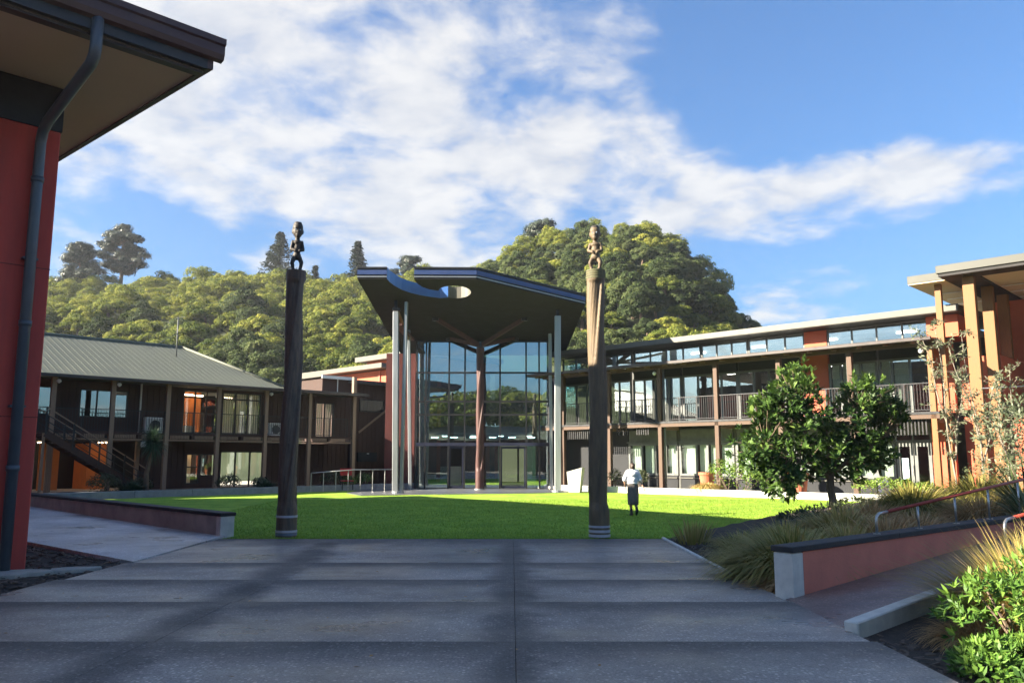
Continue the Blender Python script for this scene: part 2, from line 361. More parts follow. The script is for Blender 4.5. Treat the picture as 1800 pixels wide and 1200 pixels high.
# ------------------------------------------------------------------ ground, hills, lawn, paving
def hill_z(x, y):
    zl = np.interp(x, [-400, -260, -180, -130, -104, -80, -60, -36, -14, 0, 14, 30], [6, 20, 33, 39.5, 38, 39.5, 40, 39.5, 41, 38, 26, 8])
    t = (y - 72) / (178 - 72); s = t if t < .85 else 1 - .15 * math.exp(-(t - .85) / .15)
    if y > 185: s -= ((y - 185) / 120) ** 1.3
    a = zl * max(0, s) if t > 0 else 0
    xq = x * (140 / max(y, 70)) ** 1.0 if x > 20 and y < 140 else x
    zr = np.interp(xq, [-30, -16, -7, 3, 10, 18, 24, 29.5, 34.5, 39, 42.5, 45, 48], [5, 24, 32, 36.2, 39, 40.3, 39.3, 36.5, 32, 26, 18.5, 9, 0])
    t = (y - 70) / (140 - 70); s = t ** .8 if 0 < t < 1 else (1 if t >= 1 else 0)
    if y > 145: s -= ((y - 145) / 60) ** 1.4
    b = zr * max(0, s)
    m = max(a, b)
    return m + (1.2 * noise.noise((x * .05, y * .05, 0)) if m > 2 else 0) - .35
def build_ground():
    MB().quad((-3000, -3000, -.4), (3000, -3000, -.4), (3000, 3000, -.4), (-3000, 3000, -.4)).build('ground', 'soil_ground', kind='structure')
    xs = np.linspace(-400, 120, 131); ys = np.linspace(68, 300, 70)
    mb = MB(); mb.v = [(x, y, hill_z(x, y)) for y in ys for x in xs]; nx = len(xs)
    mb.f = [(j * nx + i, j * nx + i + 1, (j + 1) * nx + i + 1, (j + 1) * nx + i) for j in range(len(ys) - 1) for i in range(nx - 1)]
    mb.build('hill', 'hill_ground', smooth=True, kind='structure')
    # lawn, cut along the low wall and the bed on the right
    bm = bmesh.new()
    xs = np.linspace(-27, 18.5, 92); ys = np.linspace(18.11, 46, 57)
    vv = [[bm.verts.new((x, y, lawn_z(x, y) + .012 * noise.noise((x * .7, y * .7, 3)))) for x in xs] for y in ys]
    for j in range(len(ys) - 1):
        for i in range(len(xs) - 1): bm.faces.new((vv[j][i], vv[j][i + 1], vv[j + 1][i + 1], vv[j + 1][i]))
    def cut(co, no): bmesh.ops.bisect_plane(bm, geom=bm.verts[:] + bm.edges[:] + bm.faces[:], plane_co=co, plane_no=no, clear_outer=True)
    cut((-6.38, 18.76, 0), (-.70, -.71, 0)); cut((3.25, 18.1, 0), (1.2, -1, 0))
    me = bpy.data.meshes.new('lawn'); bm.to_mesh(me); bm.free(); me.materials.append(M['lawn']); me.shade_smooth(); put('lawn', me, kind='structure')
def lawn_mat():
    m = bpy.data.materials.new('lawn'); m.use_nodes = True; nt = m.node_tree; L = nt.links.new; b = nt.nodes['Principled BSDF']
    tc = N(nt, 'ShaderNodeTexCoord')
    n1 = N(nt, 'ShaderNodeTexNoise', i={'Scale': .9, 'Detail': 7, 'Roughness': .7}); n2 = N(nt, 'ShaderNodeTexNoise', i={'Scale': 14, 'Detail': 6, 'Roughness': .7})
    L(tc.outputs['Object'], n1.inputs['Vector']); L(tc.outputs['Object'], n2.inputs['Vector'])
    s = math_(nt, 'ADD', math_(nt, 'MULTIPLY', n1.outputs[0], .6), math_(nt, 'MULTIPLY', n2.outputs[0], .4))
    r = N(nt, 'ShaderNodeValToRGB'); L(s, r.inputs[0]); e = r.color_ramp.elements
    e[0].position = .40; e[0].color = (.15, .275, .030, 1); e[1].position = .61; e[1].color = (.35, .49, .060, 1)
    L(r.outputs[0], b.inputs['Base Color']); b.inputs['Roughness'].default_value = .9; b.inputs['Specular IOR Level'].default_value = .15
    bp = N(nt, 'ShaderNodeBump', i={'Strength': .9, 'Distance': .03}); n3 = N(nt, 'ShaderNodeTexNoise', i={'Scale': 45, 'Detail': 3}); L(tc.outputs['Object'], n3.inputs['Vector'])
    L(n3.outputs[0], bp.inputs['Height']); L(bp.outputs[0], b.inputs['Normal']); MATS['lawn'] = m
lawn_mat(); build_ground()

def paving_mat(name, base, tread=True):
    """exposed-aggregate asphalt: speckle, damp film, base colour darker towards the nosing (uv y = 1 at the nosing), dark seams along the panel joints"""
    m = bpy.data.materials.new(name); m.use_nodes = True; nt = m.node_tree; L = nt.links.new; b = nt.nodes['Principled BSDF']
    g = N(nt, 'ShaderNodeNewGeometry'); P = g.outputs['Position']
    def nz(scale, det=4, ro=.6, vec=P):
        n = N(nt, 'ShaderNodeTexNoise', i={'Scale': scale, 'Detail': det, 'Roughness': ro}); L(vec, n.inputs['Vector']); return n.outputs[0]
    vo = N(nt, 'ShaderNodeTexVoronoi', i={'Scale': 30}); L(P, vo.inputs['Vector'])
    vs = N(nt, 'ShaderNodeSeparateXYZ'); L(vo.outputs['Color'], vs.inputs[0])
    peb = N(nt, 'ShaderNodeMapRange', i={1: .70, 2: .95, 3: 0, 4: 1}); L(vs.outputs[0], peb.inputs[0])
    inner = N(nt, 'ShaderNodeMapRange', i={1: .25, 2: .5, 3: 1, 4: 0}); L(vo.outputs['Distance'], inner.inputs[0])
    grit = math_(nt, 'ADD', nz(62, 5, .75), math_(nt, 'MULTIPLY', math_(nt, 'MULTIPLY', peb.outputs[0], inner.outputs[0]), .5))
    spk = N(nt, 'ShaderNodeValToRGB'); L(grit, spk.inputs[0]); e = spk.color_ramp.elements
    e[0].position = .34; e[0].color = (*[c * .55 for c in base], 1); e[1].position = .82; e[1].color = (*[min(.8, c * 2.2) for c in base], 1)
    big = nz(.55, 5); med = nz(2.6, 5)
    dirt = math_(nt, 'ADD', math_(nt, 'MULTIPLY', big, .7), math_(nt, 'MULTIPLY', med, .3))
    mp = N(nt, 'ShaderNodeMapping'); mp.inputs['Scale'].default_value = (.5, .9, 1); L(P, mp.inputs[0])
    streak = nz(1.0, 4, .6, mp.outputs[0])
    sep = N(nt, 'ShaderNodeSeparateXYZ'); L(P, sep.inputs[0])
    wob = math_(nt, 'MULTIPLY', math_(nt, 'SUBTRACT', med, .5), .5)
    stain_and_band = None
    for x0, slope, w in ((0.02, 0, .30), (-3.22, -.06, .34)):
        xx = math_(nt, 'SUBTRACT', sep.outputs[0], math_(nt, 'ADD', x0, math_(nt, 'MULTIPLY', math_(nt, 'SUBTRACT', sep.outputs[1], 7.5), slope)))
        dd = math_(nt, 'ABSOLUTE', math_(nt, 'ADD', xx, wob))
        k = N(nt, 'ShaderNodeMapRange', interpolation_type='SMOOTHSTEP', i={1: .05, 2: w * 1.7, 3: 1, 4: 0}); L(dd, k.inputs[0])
        stain_and_band = k.outputs[0] if stain_and_band is None else math_(nt, 'MAXIMUM', stain_and_band, k.outputs[0])
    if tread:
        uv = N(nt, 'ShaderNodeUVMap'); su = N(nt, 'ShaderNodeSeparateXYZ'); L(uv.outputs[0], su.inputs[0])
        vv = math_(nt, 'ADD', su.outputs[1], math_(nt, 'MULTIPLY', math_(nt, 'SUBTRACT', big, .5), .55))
        k = N(nt, 'ShaderNodeMapRange', interpolation_type='SMOOTHSTEP', i={1: .45, 2: .98}); L(vv, k.inputs[0])  # band that darkens the base colour towards the nosing
        stain_and_band = math_(nt, 'MAXIMUM', math_(nt, 'MULTIPLY', stain_and_band, .85), math_(nt, 'MULTIPLY', k.outputs[0], .85))
    kk = N(nt, 'ShaderNodeMapRange', i={1: .36, 2: .64, 3: .55, 4: 1.35}); L(dirt, kk.inputs[0])
    mul = math_(nt, 'MULTIPLY', kk.outputs[0], math_(nt, 'SUBTRACT', 1.0, math_(nt, 'MULTIPLY', stain_and_band, .70)))
    mx = N(nt, 'ShaderNodeMix', data_type='RGBA', blend_type='MULTIPLY', i={0: 1.0}); L(spk.outputs[0], mx.inputs[6]); L(mul, mx.inputs[7])
    L(mx.outputs[2], b.inputs['Base Color'])
    ro = N(nt, 'ShaderNodeMapRange', i={1: .40, 2: .62, 3: .26, 4: .66}); L(math_(nt, 'ADD', math_(nt, 'MULTIPLY', streak, .6), math_(nt, 'MULTIPLY', big, .4)), ro.inputs[0])
    L(math_(nt, 'ADD', ro.outputs[0], math_(nt, 'MULTIPLY', stain_and_band, .28), clamp=True), b.inputs['Roughness'])
    b.inputs['Specular IOR Level'].default_value = .5
    bp = N(nt, 'ShaderNodeBump', i={'Strength': .5, 'Distance': .008}); L(grit, bp.inputs['Height']); L(bp.outputs[0], b.inputs['Normal'])
    MATS[name] = m
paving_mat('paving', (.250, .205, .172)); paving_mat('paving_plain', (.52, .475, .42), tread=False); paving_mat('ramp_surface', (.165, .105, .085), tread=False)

XL, XR = -6.36, 3.25
def build_paving():
    edges = [18.11, 13.8, 11.7, 9.75, 7.55, 5.5, 3.5, 1.5, -.5, -2.5, -4.5]
    root = bpy.data.objects.new('paving', None); COL.objects.link(root); root['kind'] = 'structure'
    jx = [XL, -3.24, .03, XR]
    for k in range(len(edges) - 1):
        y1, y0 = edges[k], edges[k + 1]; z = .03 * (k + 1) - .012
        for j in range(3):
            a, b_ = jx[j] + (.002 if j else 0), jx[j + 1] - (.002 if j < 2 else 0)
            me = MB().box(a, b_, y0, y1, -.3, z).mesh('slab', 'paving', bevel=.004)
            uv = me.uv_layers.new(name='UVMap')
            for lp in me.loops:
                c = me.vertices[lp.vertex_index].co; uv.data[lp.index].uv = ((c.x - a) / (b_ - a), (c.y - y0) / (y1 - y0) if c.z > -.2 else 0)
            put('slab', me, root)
    MB().box(XL - .1, XR + .02, -4.4, 18.0, -.38, -.31).build('slab_bed', 'mulch', root)
    # left path beside the low wall
    p = MB(); n = 12
    def A(t): return (-6.36 - 15.6 * t, 14.05 + 13.8 * t)
    def B(t): return (-6.44 - 15.6 * t, 18.74 + 15.4 * t)
    for i in range(n):
        t0, t1 = i / n, (i + 1) / n
        a0, a1, b0, b1 = A(t0), A(t1), B(t0), B(t1)
        zz = lambda q: .035 + .6 * lawn_z(*q)
        vs = [(*q, zz(q)) for q in (a0, b0, b1, a1)] + [(*q, -.3) for q in (a0, b0, b1, a1)]
        p.add(vs, [(0, 3, 2, 1), (0, 4, 7, 3), (1, 2, 6, 5)] + ([(0, 1, 5, 4)] if i == 0 else []) + ([(3, 7, 6, 2)] if i == n - 1 else []))
    p.build('path', 'paving_plain', kind='structure')
    # ramp up to the right, between the coral wall and the kerb
    d = Vector((.8, .6)); a = Vector((3.26, 10.05)); c = Vector((3.26, 8.2)); r = MB()
    for i in range(6):
        t0, t1 = i * 2.2, (i + 1) * 2.2
        z = lambda t: .085 + t / 14.5
        q = [(*(c + d * t0), z(t0)), (*(c + d * t1), z(t1)), (*(a + d * t1), z(t1)), (*(a + d * t0), z(t0))]
        r.quad(*q); r.quad((q[0][0], q[0][1], -.3), (q[1][0], q[1][1], -.3), q[1], q[0])
    r.build('ramp', 'ramp_surface', kind='structure')
    # mulch beds
    MB().quad((-30, -3, -.03), (XL, -3, -.03), (XL, 14.05, -.03), (-22, 28, -.03), (-30, 28, -.03)).build('mulch_bed', 'mulch', kind='structure')
    mb = MB(); nu, nv = 40, 14
    for i in range(nu + 1):
        x = XR + .01 + (i / nu) ** 1.3 * 13.5
        ya, yb = wall_line(x) + .2, min(18.1 + (x - XR) * 1.2, 31)
        for j in range(nv + 1): y = ya + (max(yb, ya + .3) - ya) * j / nv; mb.v.append((x, y, bed_z(x, y) + .03 * noise.noise((x * 2, y * 2, 0))))
    mb.f = [(i * (nv + 1) + j, (i + 1) * (nv + 1) + j, (i + 1) * (nv + 1) + j + 1, i * (nv + 1) + j + 1) for i in range(nu) for j in range(nv)]
    mb.build('mulch_bed', 'mulch', smooth=True, kind='structure')
    MB().quad((XR + .01, -3, .02), (14, -3, .02), (14, 14, .75), (9.8, 13.1, .52), (XR + .01, 8.22, .05)).build('mulch_bed', 'mulch', kind='structure')
    # loose bark chips on the beds
    ch = MB()
    def chips(n, x0, x1, y0, y1, zf, ok):
        k = 0
        while k < n:
            x, y = rnd.uniform(x0, x1), rnd.uniform(y0, y1)
            if not ok(x, y): continue
            k += 1; a = rnd.uniform(0, 6.3); l = rnd.uniform(.025, .08); w = rnd.uniform(.012, .03); z = zf(x, y) + .012
            u = Vector((math.cos(a), math.sin(a), rnd.uniform(-.3, .3))) * l; v = Vector((-math.sin(a), math.cos(a), rnd.uniform(-.3, .3))) * w; c = Vector((x, y, z))
            h = Vector((0, 0, .012))
            ch.add([c - u - v, c + u - v, c + u + v, c - u + v, c - u - v + h, c + u - v + h, c + u + v + h, c - u + v + h], [(4, 5, 6, 7), (0, 1, 5, 4), (1, 2, 6, 5), (2, 3, 7, 6), (3, 0, 4, 7)])
    chips(2600, -12, XL - .03, 8, 18, lambda x, y: -.03, lambda x, y: y < 14.0 + (XL - x) * .86)
    chips(1300, XR + .05, 6, 9.5, 18, bed_z, lambda x, y: in_right_bed(x, y))
    chips(1500, XR + .05, 6, 4.5, 9.5, lambda x, y: .03, lambda x, y: y < 8.0 + (x - XR) * .7)
    ch.build('bark_chips', 'mulch_chip', kind='stuff')
def wall_line(x): return 10.12 + (x - 3.4) * .75          # coral wall line
def in_right_bed(x, y):
    if y < wall_line(x) + .25: return False
    return y < 18.0 + (x - XR) * 1.15 and y < 29.5
def bed_z(x, y):
    e = smooth01((x - XR) / 3.5); k = smooth01((18.1 + (x - XR) * 1.2 - y) / 3.0)
    return -.03 + e * (.16 + .035 * max(0, y - 12)) * .85 * (.35 + .65 * k) + .05 * (1 - k)
build_paving()

# ------------------------------------------------------------------ red building at the left edge
NB = Vector((.695, .72)); MBV = Vector((.70, -.714))      # outward normals of its two faces
def red_building():
    C1 = Vector((-7.7, 13.25)); tip = Vector((-4.82, 12.4))
    ux = Vector((-.705, .709)); uy = Vector((-.709, -.705))   # away along face two, along face one towards the camera's left
    t = thing('red_building', 'red rendered building with wide brown eaves at the left edge of the courtyard', 'building', (C1.x, C1.y, -.05), math.atan2(ux.y, ux.x))
    def lc(p): q = Vector(p) - C1; return q.dot(ux), q.dot(Vector((-ux.y, ux.x)))
    # local x = along face two (away), local y = along face one (towards camera left)
    tx, ty = lc(tip)
    ev = -tx; eo = -ty
    box(0, 24.3, 0, 34, -.3, 7.3).build('wall', 'red_render', t, bevel=.02)
    box(-.015, 24.3, -.015, 34, 7.3, 8.07).build('wall_frieze', 'steel_dark', t)
    XF = 24.5; zx = lambda x: .045 * (x - tx); ye = lambda x: ty + .03 * (x - tx)
    def slab(x0, x1, y0, y1, z0, z1):                       # y0 follows the roof edge, everything rises gently away from the yard
        m = MB(); q = [(x0, y0 + ye(x0) - ty), (x1, y0 + ye(x1) - ty), (x1, y1), (x0, y1)]
        m.add([(*p, z0 + zx(p[0])) for p in q] + [(*p, z1 + zx(p[0])) for p in q], [(3, 2, 1, 0), (4, 5, 6, 7), (0, 1, 5, 4), (1, 2, 6, 5), (2, 3, 7, 6), (3, 0, 4, 7)]); return m
    slab(tx + .12, XF, ty + .12, 36, 7.97, 8.02).build('soffit', 'soffit_tan', t)
    slab(tx + .12, tx + .30, ty + .12, 36, 7.94, 8.14).build('soffit_trim', 'gutter_brown', t)
    q = MB(); q.add([(x, ye(x) + dy, z + zx(x)) for z in (7.94, 8.14) for (x, dy) in ((tx + .31, .12), (XF, .12), (XF, .17), (tx + .31, .17))], [(3, 2, 1, 0), (4, 5, 6, 7), (0, 1, 5, 4), (1, 2, 6, 5), (2, 3, 7, 6), (3, 0, 4, 7)]); q.build('soffit_trim', 'gutter_brown', t)
    slab(tx + .02, tx + .12, ty + .10, 36, 8.0, 8.30).build('fascia_backing', 'steel_dark', t)
    g = MB()
    prof = [(0, 8.16), (-.10, 8.18), (-.13, 8.26), (-.13, 8.40), (-.17, 8.42), (-.17, 8.52), (0, 8.52)]
    n = len(prof)
    for y in (ty - .12, 36): g.v += [(tx + px + .02, y, pz) for px, pz in prof]
    g.f = [(i, (i + 1) % n, n + (i + 1) % n, n + i) for i in range(n)] + [tuple(range(n)), tuple(range(2 * n - 1, n - 1, -1))]
    g.build('gutter', 'fascia_maroon', t)
    q = MB(); q.add([(x, ye(x) + dy, z + zx(x)) for z in (8.02, 8.5) for (x, dy) in ((tx + .03, 0), (XF, 0), (XF, .115), (tx + .03, .115))], [(3, 2, 1, 0), (4, 5, 6, 7), (0, 1, 5, 4), (1, 2, 6, 5), (2, 3, 7, 6), (3, 0, 4, 7)]); q.build('fascia', 'fascia_maroon', t)
    slab(tx + .05, XF, ty + .05, 36, 8.503, 8.53).build('roof', 'roof_metal', t)
    for z in (2.45, 4.9): box(-.006, .2, -.006, 34, z, z + .012).build('panel_joint', 'red_shade_joint', t)
    for y in (2.4, 4.8, 7.2): box(-.006, .2, y, y + .012, -.05, 7.3).build('panel_joint', 'red_shade_joint', t)
    # downpipe: out of the gutter, swan neck back to the wall, down the wall
    p0 = Vector((tx - .06, 2.35 + ty * 0, 8.2))
    yy = .33
    m = MB().tube([(tx + .0, yy, 8.2), (tx + .0, yy, 7.74), (tx + .04, yy, 7.62), (tx + .16, yy, 7.54), (-.46, yy, 7.26), (-.22, yy, 7.16), (-.14, yy, 6.98), (-.14, yy, 6.2), (-.14, yy, -.2)], .085, 14)
    dp = m.build('downpipe', 'pipe_grey', t, smooth=True)
    for z in (1.6, 3.9, 6.3): MB().tube([(-.14, yy, z), (-.14, yy, z + .09)], .098, 14).build('pipe_collar', 'pipe_grey', dp, smooth=True)
    for z in (2.6, 5.0): box(-.15, 0.0, yy - .11, yy + .11, z, z + .035).build('pipe_bracket', 'pipe_grey', dp)
red_building()

# ------------------------------------------------------------------ low wall left, coral wall right, kerbs, rails
def low_wall():
    d = Vector((-.711, .703)); a = math.atan2(d.y, d.x)
    t = thing('low_wall', 'low grey concrete wall with dark coping beside the left path', 'wall', (-6.42, 18.76, 0), a)
    m = MB()
    zt = lambda x: .47 - .0 * x
    m.box(.22, 19.5, -.16, .16, -.2, .45); m.build('wall_body', 'low_wall', t, bevel=.01)
    box(0.0, .218, -.165, .165, -.2, .452).build('wall_end', 'concrete', t, bevel=.01)
    for i in range(7):
        box(-.02 + i * 2.8, -.02 + (i + 1) * 2.8 - .008, -.19, .19, .455, .535).build('coping', 'coping_dark', t, bevel=.01)
low_wall()
def coral_retaining_wall():
    a = math.atan2(.6, .8)
    t = thing('retaining_wall', 'coral painted retaining wall with dark coping rising beside the ramp', 'wall', (3.4, 10.1, 0), a)
    prof = [(0, .62), (12.5, .50)]
    w = MB(); w.add([(.2, 0, -.2), (12.5, 0, -.2), (12.5, .26, -.2), (.2, .26, -.2), (.2, 0, .62), (12.5, 0, .80), (12.5, .26, .80), (.2, .26, .62)],
                    [(3, 2, 1, 0), (4, 5, 6, 7), (0, 1, 5, 4), (1, 2, 6, 5), (2, 3, 7, 6), (3, 0, 4, 7)])
    w.build('wall_body', 'coral_wall', t)
    box(-.03, .197, -.005, .265, -.2, .615).build('wall_end', 'concrete', t, bevel=.012)
    n = 5
    for i in range(n):
        x0, x1 = -.05 + i * 2.51, -.05 + (i + 1) * 2.51 - .008
        z = lambda x: .62 + max(0, x - .2) * .18 / 12.3
        MB().add([(x0, -.025, z(x0)), (x1, -.025, z(x1)), (x1, .285, z(x1)), (x0, .285, z(x0)), (x0, -.025, z(x0) + .07), (x1, -.025, z(x1) + .07), (x1, .285, z(x1) + .07), (x0, .285, z(x0) + .07)],
                 [(3, 2, 1, 0), (4, 5, 6, 7), (0, 1, 5, 4), (1, 2, 6, 5), (2, 3, 7, 6), (3, 0, 4, 7)]).build('coping', 'coping_dark', t, bevel=.008)
coral_retaining_wall()
def ramp_rail(label, p0, d, n, dx, base, rise, h, hook):
    """steel posts, red top rail, curved end"""
    t = thing('handrail', label, 'handrail', (*p0, 0), math.atan2(d[1], d[0]), 'handrails along the ramp')
    ztop = lambda x: base + h + rise * x
    L_ = dx * n
    pts = [(0, 0, base), (0, 0, ztop(0) - .09), (.02, 0, ztop(0) - .03), (.08, 0, ztop(.08) + .0)]
    MB().tube(pts + [(.3, 0, ztop(.3))], .019, 10).build('rail_end', 'stainless', t, smooth=True)
    MB().tube([(.302, 0, ztop(.302)), (L_ + .5, 0, ztop(L_ + .5))], .024, 10).build('top_rail', 'rail_red', t, smooth=True)
    MB().tube([(0, 0, base), (0, 0, base + .012)], .05, 12).build('foot_plate', 'stainless', t)
    for i in range(1, n + 1):
        x = i * dx; b0 = base + hook * x
        MB().tube([(x, 0, b0), (x, 0, ztop(x) - .02)], .017, 8).build('post', 'stainless', t, smooth=True)
        MB().tube([(x, 0, b0), (x, 0, b0 + .012)], .05, 12).build('foot_plate', 'stainless', t)
ramp_rail('red topped handrail with steel posts standing on the coral wall coping', (5.02, 11.45), (.8, .6), 7, 1.15, .715, .082, .27, .015)
ramp_rail('red topped steel handrail rising behind the tussock at the lower right', (6.10, 10.30), (.8, .6), 3, 1.3, .27, .07, .72, .069)
def kerbs():
    t = thing('kerb', 'short concrete kerb edging the mulch bed at the lower right', 'kerb', (3.24, 8.12, 0), math.atan2(.62, .78))
    k = MB(); k.add([(0, -.09, -.1), (7, -.09, -.1), (7, .06, -.1), (0, .06, -.1), (0, -.09, .20), (7, -.09, .66), (7, .06, .66), (0, .06, .20)],
                    [(3, 2, 1, 0), (4, 5, 6, 7), (0, 1, 5, 4), (1, 2, 6, 5), (2, 3, 7, 6), (3, 0, 4, 7)]); k.build('kerb_body', 'concrete', t, bevel=.012)
    e = box(XR, XR + .07, 10.2, 18.1, -.2, .055).build('bed_edging', 'concrete', bevel=.008); tag(e, 'thin concrete edging strip beside the right mulch bed', 'edging')
    # stepping stones in the left bed
    for i, (x, y, s, r) in enumerate(((-7.75, 12.75, 1.0, .2), (-6.95, 13.2, .55, .6))):
        n = 11; poly = []
        for j in range(n):
            a = j * 2 * math.pi / n; q = s * (.52 + .10 * math.sin(3 * a + i * 2) + .05 * math.cos(5 * a)); poly.append((q * math.cos(a) * 1.25, q * math.sin(a) * .62))
        o = MB().prism(poly, -.03, .05).build('stepping_stone', 'stone_slab', bevel=.015, loc=(x, y, -.01)); o.rotation_euler = (0, 0, r)
        tag(o, ['large flat grey stepping stone at the foot of the red wall', 'smaller flat stepping stone lying farther from the red wall'][i], 'stone', 'stepping stones in the left bed')
kerbs()

# ------------------------------------------------------------------ carved poles
def pole_shaft(r0, r1, h, turns, depth, z_from=0., hand=1, n=96, m=220, bands=3, sharp=.40):
    v = []; f = []
    for j in range(m + 1):
        z = h * j / m; r = r0 + (r1 - r0) * j / m
        for i in range(n):
            a = 2 * math.pi * i / n
            ph = (bands * (a / (2 * math.pi)) * hand + z * turns) % 1.0
            e = smooth01((z - z_from) / .25) * smooth01((h - .22 - z) / .1)
            # overlapping spiral leaves: each rises slowly and ends in a sharp lip, with finer chisel lines along it
            k = ph / .93 if ph < .93 else (1 - ph) / .07
            fine = abs(((ph * 6) % 1) - .5) * 2
            g = depth * e * (1 - smooth01(k)) + depth * .13 * e * smooth01((.22 - fine) / .15)
            rr = r - g; v.append((rr * math.cos(a), rr * math.sin(a), z))
    for j in range(m):
        for i in range(n):
            i2 = (i + 1) % n; f.append((j * n + i, j * n + i2, (j + 1) * n + i2, (j + 1) * n + i))
    f.append(tuple(m * n + i for i in range(n))); b = MB(); b.v = v; b.f = f; return b
def ring(r, z0, z1): return MB().tube([(0, 0, z0), (0, 0, z1)], r, 44)
def carved_pole(label, loc, h, mats, rings, hand, figure_turn, wide, tall):
    t = thing('carved_pole', label, 'carved pole', loc, 0, 'carved poles at the edge of the lawn')
    pole_shaft(.228, .215, h, .26, .066, .6, hand).build('shaft', mats[0], t, smooth=True)
    for z0, z1, r, mm in rings: ring(r, z0, z1).build('ring_band', mm, t, smooth=False)
    cap = MB()
    for k in range(4): cap.tube([(0, 0, h - .20 + k * .055), (0, 0, h - .165 + k * .055)], .226, 40)
    cap.build('carved_collar', mats[2], t)
    # squat crouching figure, hands on belly, big head
    z = h; s = wide
    pr = [('c', (-.085 * s, -.02, z + .0), (-.125 * s, -.05, z + .16), .042, .05), ('c', (-.125 * s, -.05, z + .16), (-.06 * s, 0, z + .27), .05, .06),
          ('c', (.085 * s, -.02, z + .0), (.125 * s, -.05, z + .16), .042, .05), ('c', (.125 * s, -.05, z + .16), (.06 * s, 0, z + .27), .05, .06),
          ('e', (-.09 * s, -.06, z + .02), (.05, .09, .03)), ('e', (.09 * s, -.06, z + .02), (.05, .09, .03)),
          ('e', (0, .01, z + .30), (.11 * s, .10, .09)), ('e', (0, .0, z + .43), (.10 * s, .095, .12)), ('e', (0, .0, z + .55), (.12 * s, .09, .06)),
          ('c', (-.12 * s, 0, z + .56), (-.165 * s, -.02, z + .42), .042, .036), ('c', (-.165 * s, -.02, z + .42), (-.055 * s, -.105, z + .38), .036, .028),
          ('c', (.12 * s, 0, z + .56), (.165 * s, -.02, z + .42), .042, .036), ('c', (.165 * s, -.02, z + .42), (.055 * s, -.105, z + .38), .036, .028),
          ('c', (0, 0, z + .55), (0, -.01, z + .68), .06, .065),
          ('e', (0, -.015, z + .76), (.125, .125, .12)), ('e', (0, -.01, z + .84), (.135, .13, .10)),
          ('e', (0, -.125, z + .755), (.028, .03, .045)), ('e', (0, -.11, z + .685), (.06, .035, .025)), ('e', (0, -.10, z + .655), (.055, .035, .018)),
          ('e', (-.05, -.11, z + .81), (.04, .02, .016)), ('e', (.05, -.11, z + .81), (.04, .02, .016)),
          ('e', (-.13, .01, z + .77), (.022, .04, .05)), ('e', (.13, .01, z + .77), (.022, .04, .05))]
    for sgn in (-1, 1):
        for q in range(3):   # three fingers of each hand on the belly, and toes
            pr.append(('c', (sgn * (.06 - .0 * q) * s, -.105, z + .385 - q * .018), (sgn * .015 * s, -.118, z + .375 - q * .02), .0095, .008))
    bd = put('figure', fused('figure', pr, .0125, mats[1], 1), t); bd.rotation_euler = (0, 0, figure_turn); bd.scale = (.90, .90, tall); bd.location = (0, 0, h * (1 - tall))
    hk = MB()
    put('topknot', fused('topknot', [('e', (0, .0, z + .90), (.118, .115, .055)), ('e', (.0, .02, z + .93), (.075, .07, .03))] + [('c', (math.cos(a) * .115, math.sin(a) * .112, z + .875), (math.cos(a) * .08, math.sin(a) * .08, z + .945), .014, .012) for a in np.linspace(0, 6.28, 15)[:-1]], .012, 'carve_top', 1), bd)
    for sgn in (-1, 1):
        put('shell_eye', fused('shell_eye', [('e', (sgn * .05, -.128, z + .785), (.022, .010, .013))], .006, 'shell', 0), bd)
    return t
carved_pole('dark brown carved pole with a crouching figure on top, left of the entrance', (-5.05, 18.62, -.02), 6.10, ('carve_dark', 'carve_top', 'carve_dark'),
            [(.46, .51, .236, 'ring_white'), (.135, .185, .238, 'ring_white'), (.07, .125, .237, 'ring_blue')], -1, .35, .95, 1.24)
carved_pole('paler tan carved pole with a crouching figure on top, beside the walking person', (1.93, 18.36, -.02), 6.05, ('carve_tan', 'carve_tan', 'moss_green'),
            [(.265, .31, .237, 'ring_white'), (.16, .215, .238, 'ring_white'), (.065, .12, .239, 'ring_white')], -1, -.2, 1.05, 1.12)

# ------------------------------------------------------------------ shared building pieces
def window(parent, x0, x1, z0, z1, y, nx=1, zs=(), fw=.05, fmat='dark_frame', pmat='glass', blind=None, widths=None, name='window', blind_to=None, gap=.12):
    """frame mesh is the part; each pane and each blind a sub-part. y is the outer face, building interior towards +y"""
    fr = MB(); xs = [x0]
    ws = widths or [1] * nx; tot = sum(ws)
    for w in ws: xs.append(xs[-1] + (x1 - x0) * w / tot)
    zl = [z0, *zs, z1]
    for x in xs: fr.box(x - fw / 2, x + fw / 2, y - .03, y + .05, z0, z1)
    for z in zl: fr.box(x0 - fw / 2, x1 + fw / 2, y - .033, y + .047, z - fw / 2, z + fw / 2)
    w = fr.build(name, fmat, parent)
    for i in range(len(xs) - 1):
        for j in range(len(zl) - 1):
            box(xs[i] + fw / 2, xs[i + 1] - fw / 2, y + .005, y + .02, zl[j] + fw / 2, zl[j + 1] - fw / 2).build('pane', pmat, w)
    if blind:
        for i in range(len(xs) - 1):
            if isinstance(blind, (list, tuple)) and not blind[i]: continue
            bb = MB(); a, b = xs[i] + fw * .6, xs[i + 1] - fw * .6; n = max(2, int((b - a) / .11)); zb = blind_to if blind_to else z0
            for k in range(n):
                u0 = a + (b - a) * k / n; u1 = a + (b - a) * (k + .93) / n
                bb.quad((u0, y + gap, zb + .03), (u1, y + gap + .035, zb + .03), (u1, y + gap + .035, z1 - .03), (u0, y + gap, z1 - .03))
            bb.build('blind', blind[i] if isinstance(blind, (list, tuple)) else blind, w)
    return w
